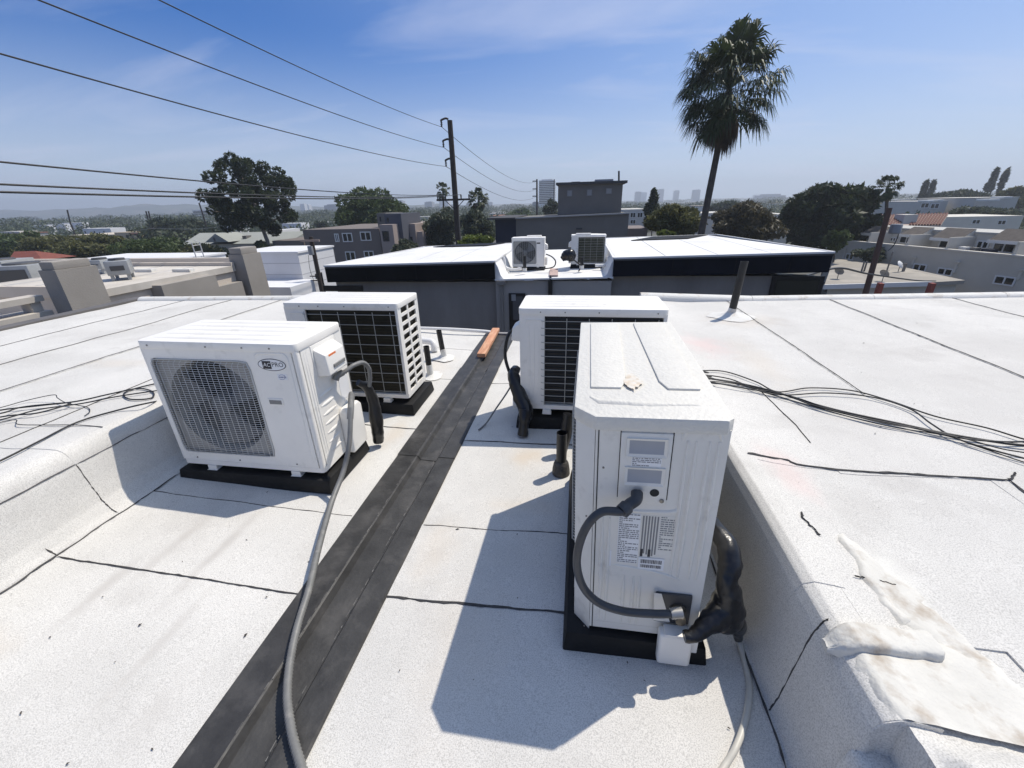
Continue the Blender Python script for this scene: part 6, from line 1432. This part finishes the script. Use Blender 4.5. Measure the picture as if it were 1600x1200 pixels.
def tree(name, label, cx, top, bot, wpx_, Y, m, nl=5000, lobes=22, leaf=.2, seed=0, trunk=None, fill=.55, flat=1.0, group='broadleaf trees', lobe_r=.34, bark=None, limbs=5, cat='tree', shape=None):
    rng = np.random.default_rng(seed + 100)
    c = ony(cx, (top + bot) / 2, Y); hw = abs(ony(cx + wpx_ / 2, bot, Y)[0] - ony(cx - wpx_ / 2, bot, Y)[0]) / 2; hh = abs(ony(cx, top, Y)[2] - ony(cx, bot, Y)[2]) / 2
    tb_ = ony(*(trunk or (cx, bot)), Y)
    t = thing(name, label, cat, (float(tb_[0]), float(Y), GZ), 0, group)
    # lobes: clumps of foliage spread through the crown
    L = []
    while len(L) < lobes:
        q = rng.uniform(-1, 1, 3)
        if np.linalg.norm(q) > 1: continue
        if shape == 'dome' and q[2] < -.55: continue
        if shape == 'column': q[:2] *= max(.12, 1 - .5 * (q[2] + 1) ** 1.15)
        L.append(q * (1 - lobe_r * .75))
    L = np.array(L); R = rng.uniform(.65, 1.15, lobes) * lobe_r
    k = rng.choice(lobes, nl, p=R ** 2 / np.sum(R ** 2)); d = rng.normal(size=(nl, 3)); d /= np.linalg.norm(d, axis=1, keepdims=True)
    rad = R[k] * rng.uniform(fill, 1.05, nl) ** .6
    Q = L[k] + d * rad[:, None]; Cn = Q * np.array([hw, hw * flat, hh]) + c
    V, Fq = leaves(Cn, leaf * rng.uniform(.55, 1.35, nl), rng)
    base = np.array([tb_[0], Y, GZ]); mesh_np('crown', V - base, Fq, m, t)
    bk = bark or BARK; b = MB(); hb = c[2] - hh * .35; r0 = max(.10, hw * .055)
    b.tube(smooth_path([(tb_[0], Y, GZ), (lerp(tb_[0], c[0], .3) + .1, Y, lerp(GZ, hb, .6)), (c[0], Y, hb + hh * .3), (c[0] + hw * .05, Y, c[2] + hh * .5)], 4), [r0 * lerp(1, .3, i / 12) for i in range(13)], 8)
    b.build('trunk', bk, t, smooth=60, world=True)
    for j in range(limbs):
        q = L[rng.integers(lobes)] * np.array([hw, hw * flat, hh]) + c; s0 = np.array([lerp(tb_[0], c[0], .7), Y, hb - hh * .25 + hh * .5 * rng.random()])
        mb = MB(); mb.tube(smooth_path([s0, (s0 + q) / 2 + [0, 0, -hh * .08], q], 4), [r0 * .42 * lerp(1, .3, i / 8) for i in range(9)], 6); mb.build('limb', bk, t, smooth=60, world=True)
    return t
tree('tall_tree', 'tall dark clumped evergreen tree rising left of centre', 390, 236, 378, 122, 48, L_DARK, 17000, 95, .15, 44, trunk=(424, 392), lobe_r=.145, bark=BARKP, limbs=14)
tree('round_tree', 'dense rounded green tree behind the taupe apartments', 580, 291, 372, 112, 66, L_MID, 12000, 34, .24, 2, lobe_r=.36, shape='dome')
tree('leafy_tree', 'grey-green tree left of the tall utility pole', 688, 320, 392, 66, 52, L_GRY, 7000, 24, .17, 3)
tree('leafy_tree', 'grey-green tree right of the tall utility pole', 746, 324, 392, 60, 50, L_GRY, 6500, 22, .17, 4)
tree('shrub', 'yellow-green shrub behind the left far roof', 742, 364, 388, 58, 32, L_YEL, 3000, 16, .12, 5, group='shrubs', limbs=2, cat='shrub')
tree('columnar_tree', 'dark columnar tree left of the olive-brown tree', 1019, 294, 358, 36, 62, L_DARK, 5000, 26, .2, 6, shape='column', lobe_r=.30)
tree('round_tree', 'olive-brown round tree just left of the palm trunk', 1052, 319, 376, 92, 40, L_OLV, 9000, 30, .15, 7, lobe_r=.36)
tree('shrub', 'bright green shrub tuft at the far roof back edge', 1042, 357, 372, 30, 36, L_YEL, 1400, 9, .1, 8, group='shrubs', limbs=1, cat='shrub')
tree('round_tree', 'dark brown-green round tree right of the palm trunk', 1166, 318, 384, 116, 44, L_BRK, 10000, 34, .16, 9, lobe_r=.36)
tree('large_tree', 'massive black-green windblown tree left of the brown pole', 1296, 284, 396, 150, 50, L_DARK, 17000, 46, .23, 10, lobe_r=.33, limbs=8)
tree('shrub', 'green sapling under the massive dark tree', 1306, 352, 396, 44, 42, L_MID, 3200, 18, .15, 11, group='shrubs', limbs=3, cat='shrub')
tree('shrub', 'scraggly grey-green shrub behind the brown pole foot', 1358, 384, 410, 58, 43, L_GRY, 2600, 20, .12, 12, group='shrubs', limbs=3, cat='shrub')
tree('leafy_tree', 'dark leafy tree behind the red roof at far left', 14, 353, 408, 74, 55, L_MID, 6000, 22, .22, 13)
tree('leafy_tree', 'dark green tree below the white apartments', 92, 366, 414, 84, 50, L_OLV, 6000, 22, .2, 14)
tree('leafy_tree', 'mottled green tree behind the wide chimney', 160, 364, 412, 95, 46, L_OLV, 7500, 26, .18, 15)
tree('round_shrub', 'smooth rounded green bush between the chimneys', 238, 368, 412, 88, 42, L_MID, 8000, 14, .13, 16, lobe_r=.55, group='shrubs', cat='shrub')
tree('round_shrub', 'low rounded hedge below the gabled house', 318, 378, 410, 72, 44, L_OLV, 5000, 14, .13, 17, lobe_r=.5, group='shrubs', cat='shrub')
tree('leafy_tree', 'low dark bush beneath the big tree trunk', 412, 374, 408, 40, 46, L_DARK, 2600, 12, .16, 18, group='shrubs', cat='shrub')
tree('leafy_tree', 'long black-green tree mass left of the gabled house', 285, 338, 396, 120, 95, L_DARK, 8000, 30, .4, 19)
tree('leafy_tree', 'small grey tree by the pinkish wing', 632, 374, 400, 46, 42, L_GRY, 3000, 14, .14, 20)
tree('leafy_tree', 'small dark tree right of the blue glass tower', 505, 344, 366, 26, 120, L_DARK, 1800, 10, .4, 21)
tree('leafy_tree', 'hazy green tree left of the striped office tower', 812, 324, 352, 60, 140, L_MID, 3000, 18, .45, 22)
tree('leafy_tree', 'pale feathery tree before the striped office tower', 860, 310, 348, 28, 90, L_GRY, 2200, 14, .3, 23)
tree('leafy_tree', 'dark tree clump left of the upper right cypresses', 1500, 297, 324, 80, 150, L_DARK, 4000, 22, .5, 24)
tree('leafy_tree', 'green tree clump at the far right edge', 1592, 290, 334, 60, 120, L_OLV, 4000, 18, .4, 25)
tree('leafy_tree', 'dark hedge line above the red tile roof', 1545, 322, 344, 110, 85, L_GRY, 4000, 26, .28, 26, group='shrubs', cat='shrub')
tree('leafy_tree', 'dark tree behind the pale block by the palm', 1130, 314, 336, 60, 150, L_DARK, 2500, 16, .5, 27)
tree('columnar_tree', 'left cypress of the distant pair above the tile roof', 1444, 276, 318, 14, 160, L_DARK, 1600, 22, .45, 28, shape='column', lobe_r=.22)
tree('columnar_tree', 'right cypress of the distant pair above the tile roof', 1454, 283, 318, 12, 160, L_DARK, 1300, 18, .45, 29, shape='column', lobe_r=.22)
tree('columnar_tree', 'taller left cypress near the top right corner', 1550, 259, 310, 18, 170, L_DARK, 1800, 26, .45, 30, shape='column', lobe_r=.20)
tree('columnar_tree', 'slimmer right cypress near the top right corner', 1567, 260, 308, 15, 170, L_DARK, 1500, 24, .45, 31, shape='column', lobe_r=.20)

# palms: fan-leaved crowns with dead skirts
PALMG = mat('palm_green', (.045, .064, .022), .5, var=.5, vscale=1.5, spec=.35, trans=.2)
PALMD = mat('palm_dead', (.075, .055, .038), .8, var=.4, vscale=2)
def palm(label, pc, pt, pb, Y, wpx_, nfr, seed, skirt=.3, tw=.22, lean=0.0, sw_=.034):
    """pc: crown centre pixel, pt/pb: crown top and trunk foot pixel"""
    rng = np.random.default_rng(seed); c = ony(*pc, Y); foot = ony(*pb, Y); hw = abs(ony(pc[0] + wpx_ / 2, pc[1], Y)[0] - ony(pc[0] - wpx_ / 2, pc[1], Y)[0]) / 2
    t = thing('palm_tree', label, 'palm tree', (float(foot[0]), float(Y), GZ), 0, 'fan palms')
    dirx = (c[0] - foot[0]) / max(.1, c[2] - foot[2]); x0 = foot[0] - dirx * (foot[2] - GZ)
    b = MB(); pts = [(lerp(x0, c[0], q), Y, lerp(GZ, c[2], q)) for q in np.linspace(0, 1, 12)]
    b.tube(pts, [tw * lerp(1.25, .8, q) * (1 + .05 * (i % 2)) for i, q in enumerate(np.linspace(0, 1, 12))], 12); b.build('trunk', BARK, t, smooth=60, world=True)
    G, Dd = [], []
    topz = ony(*pt, Y)[2] - c[2]
    for k in range(nfr):
        el = math.radians(lerp(85, -78, (k / nfr) ** .85) + rng.uniform(-12, 12)); az = rng.uniform(0, 2 * math.pi)
        dead = k > nfr * (1 - skirt)
        d = np.array([math.cos(el) * math.cos(az), math.cos(el) * math.sin(az), math.sin(el)])
        org = c + np.array([0, 0, -topz * .42 * max(0, k / nfr - .55)]); pl = hw * rng.uniform(.46, .74) * (1.0 if not dead else .55)
        tip = org + d * pl; fl = hw * rng.uniform(.34, .46)
        if el > .9: fl *= 1.02 * topz / hw
        u = np.cross(d, [0, 0, 1.0]); u = u / (np.linalg.norm(u) + 1e-6) if np.linalg.norm(u) > .05 else np.array([1., 0, 0]); w = np.cross(u, d)
        T = Dd if dead else G
        pw = .03 * hw / 2.5; T.append([org - u * pw, org + u * pw, tip + u * pw, tip - u * pw])
        ns = 25
        for j in range(ns):
            a = lerp(-1.75, 1.75, j / (ns - 1)) + rng.uniform(-.06, .06)
            sd = d * math.cos(a) + u * math.sin(a) * .95 + w * .12 * rng.normal(); ln = fl * (1 - .22 * abs(a) / 1.75) * rng.uniform(.85, 1.1)
            p1 = tip + sd * ln * .55; drop = ln * (.20 + .42 * rng.random()); p2 = p1 + sd * ln * .32 + np.array([0, 0, -drop])
            if dead: p1 = tip + sd * ln * .3 + np.array([0, 0, -ln * .3]); p2 = p1 + np.array([0, 0, -ln * .7]) + sd * ln * .08
            wd = ln * sw_; sv = np.cross(sd, w); sv = sv / (np.linalg.norm(sv) + 1e-6) * wd
            T.append([tip - sv * .3, tip + sv * .3, p1 + sv, p1 - sv]); T.append([p1 - sv, p1 + sv, p2 + sv * .12, p2 - sv * .12])
    base = np.array([foot[0], Y, GZ])
    for nm, T, m in (('crown', G, PALMG), ('dead_fronds', Dd, PALMD)):
        V = np.array(T).reshape(-1, 3) - base; mesh_np(nm, V, np.arange(len(V)).reshape(-1, 4), m, t)
palm('tall fan palm with leaning trunk and shaggy brown skirt', (1140, 140), (1160, 20), (1095, 368), 29.0, 182, 172, 5, .22, .19, sw_=.036)
palm('small fan palm left of the tall utility pole', (692, 297), (690, 281), (694, 345), 60.0, 28, 46, 6, .15, .12, sw_=.085)
palm('bushy fan palm right of the tall utility pole', (748, 312), (747, 294), (748, 350), 55.0, 40, 60, 7, .25, .16, sw_=.085)
palm('windblown fan palm behind the brown pole', (1387, 293), (1390, 272), (1384, 345), 48.0, 48, 70, 8, .2, .15, sw_=.085)

# far wood: the mass of trees and roofs towards the horizon, too many to count
rng = np.random.default_rng(77); Cs = []; Ss = []
def clump(x, y, z, r, hgt, n_, s_):
    d = rng.normal(size=(n_, 3)); d /= np.linalg.norm(d, axis=1, keepdims=True); q = d * rng.uniform(.6, 1, (n_, 1)); q[:, 2] = np.abs(q[:, 2]) * 1.0
    Cs.append(np.array([x, y, z]) + q * np.array([r, r, hgt])); Ss.append(np.full(n_, s_) * rng.uniform(.6, 1.4, n_))
for k in range(900):
    az = math.radians(rng.uniform(-66, 62)); R_ = 110 * (1800 / 110) ** (rng.random() ** 1.15)
    x, y = R_ * math.sin(az), R_ * math.cos(az)
    if -40 < x < 60 and y < 110: continue
    cq = CR.T @ np.array([x, y, -3.0]); pxx = 800 + FPX * cq[0] / -cq[2]
    if -20 < pxx < 140 and R_ < 200: continue
    if 120 < pxx < 560 and R_ < 178 and rng.random() < .7: continue
    hgt = (rng.uniform(3.0, 5.0) if R_ < 260 else rng.uniform(4.5, 7.4)) * (1 + .35 * (R_ / 2300)); r = rng.uniform(5, 12) * (1 + R_ / 900)
    if 0 < x < R_ * .35: hgt *= .85
    clump(x, y, GZ, r, hgt, int(420 if R_ < 400 else 200), .26 * (1 + R_ / 300))
Cs, Ss = np.concatenate(Cs), np.concatenate(Ss); V, Fq = leaves(Cs, Ss, rng, 1.2)
o = mesh_np('far_wood', V, Fq, leafm('far', (.068, .088, .040), .2)); o['kind'] = 'stuff'; o['label'] = 'distant mass of dark trees along the horizon'; o['category'] = 'woodland'
# scattered distant houses
rr = random.Random(21); cols = [mat('far_white', (.62, .61, .58), .9), mat('far_cream', (.48, .42, .34), .9), mat('far_grey', (.30, .30, .29), .9), mat('far_rust', (.24, .11, .07), .9)]
spots = [(20, 366, 120), (150, 352, 260), (270, 352, 300), (362, 346, 260), (455, 352, 160), (498, 345, 330), (486, 338, 380), (655, 340, 200), (668, 347, 150), (705, 338, 260), (776, 334, 230), (790, 338, 170), (820, 331, 300), (1100, 322, 230), (1140, 328, 160), (1215, 318, 300), (1420, 312, 260), (1465, 306, 300)]
words = ['tiny pale house at the left edge of the distance', 'tiny house above the wide chimney in the distance', 'tiny house over the rounded green bush', 'tiny pale house left of the big tree crown base', 'small white house right of the big tree', 'small white building left of the round green tree', 'far white building between big tree and blue glass tower', 'low white roofs right of the slate-blue tower', 'second row of low roofs right of the slate-blue tower', 'tiny house behind the small palm trunk', 'tiny white house right of the bushy palm', 'lower tiny house right of the bushy palm', 'tiny house left of the striped office tower', 'tiny house left of the palm trunk in the distance', 'tiny house right of the palm trunk in the distance', 'tiny house above the dark brown-green tree', 'tiny house left of the distant cypress pair', 'tiny house right of the distant cypress pair']
for (x, y, Y), wd in zip(spots, words):
    w_ = rr.uniform(6, 14); p = ony(x, y, Y); m = rr.choice(cols[:3]); t = thing('distant_house', wd, 'house', (float(p[0]), Y, GZ), 0, 'distant houses')
    MB().box(p[0] - w_ / 2, p[0] + w_ / 2, Y, Y + w_, GZ, p[2]).build('wall', m, t, world=True)
    MB().box(p[0] - w_ / 2 - .2, p[0] + w_ / 2 + .2, Y - .2, Y + w_ + .2, p[2] + .01, p[2] + .3).build('roof', rr.choice(cols), t, world=True)
    for j in range(3): xx = p[0] - w_ / 2 + w_ * (j + .3) / 3; MB().box(xx, xx + w_ * .12, Y - .08, Y - .01, p[2] - 2.2, p[2] - .9).build('window', GLASS, t, world=True)

# ------------------------------------------------------------------ haze
hz = bpy.data.materials.new('haze'); hz.use_nodes = True; t = hz.node_tree; t.nodes.clear()
pv = N(t, 'ShaderNodeVolumePrincipled'); pv.inputs['Color'].default_value = (.84, .91, 1.0, 1); pv.inputs['Density'].default_value = .00068; pv.inputs['Anisotropy'].default_value = 0.3
mo = N(t, 'ShaderNodeOutputMaterial'); t.links.new(pv.outputs[0], mo.inputs['Volume'])
o = MB().box(-2400, 2400, -900, 1960, GZ - 1, 66).build('haze', hz); o['kind'] = 'stuff'; o['label'] = 'thin pale haze over the distance'; o['category'] = 'haze'
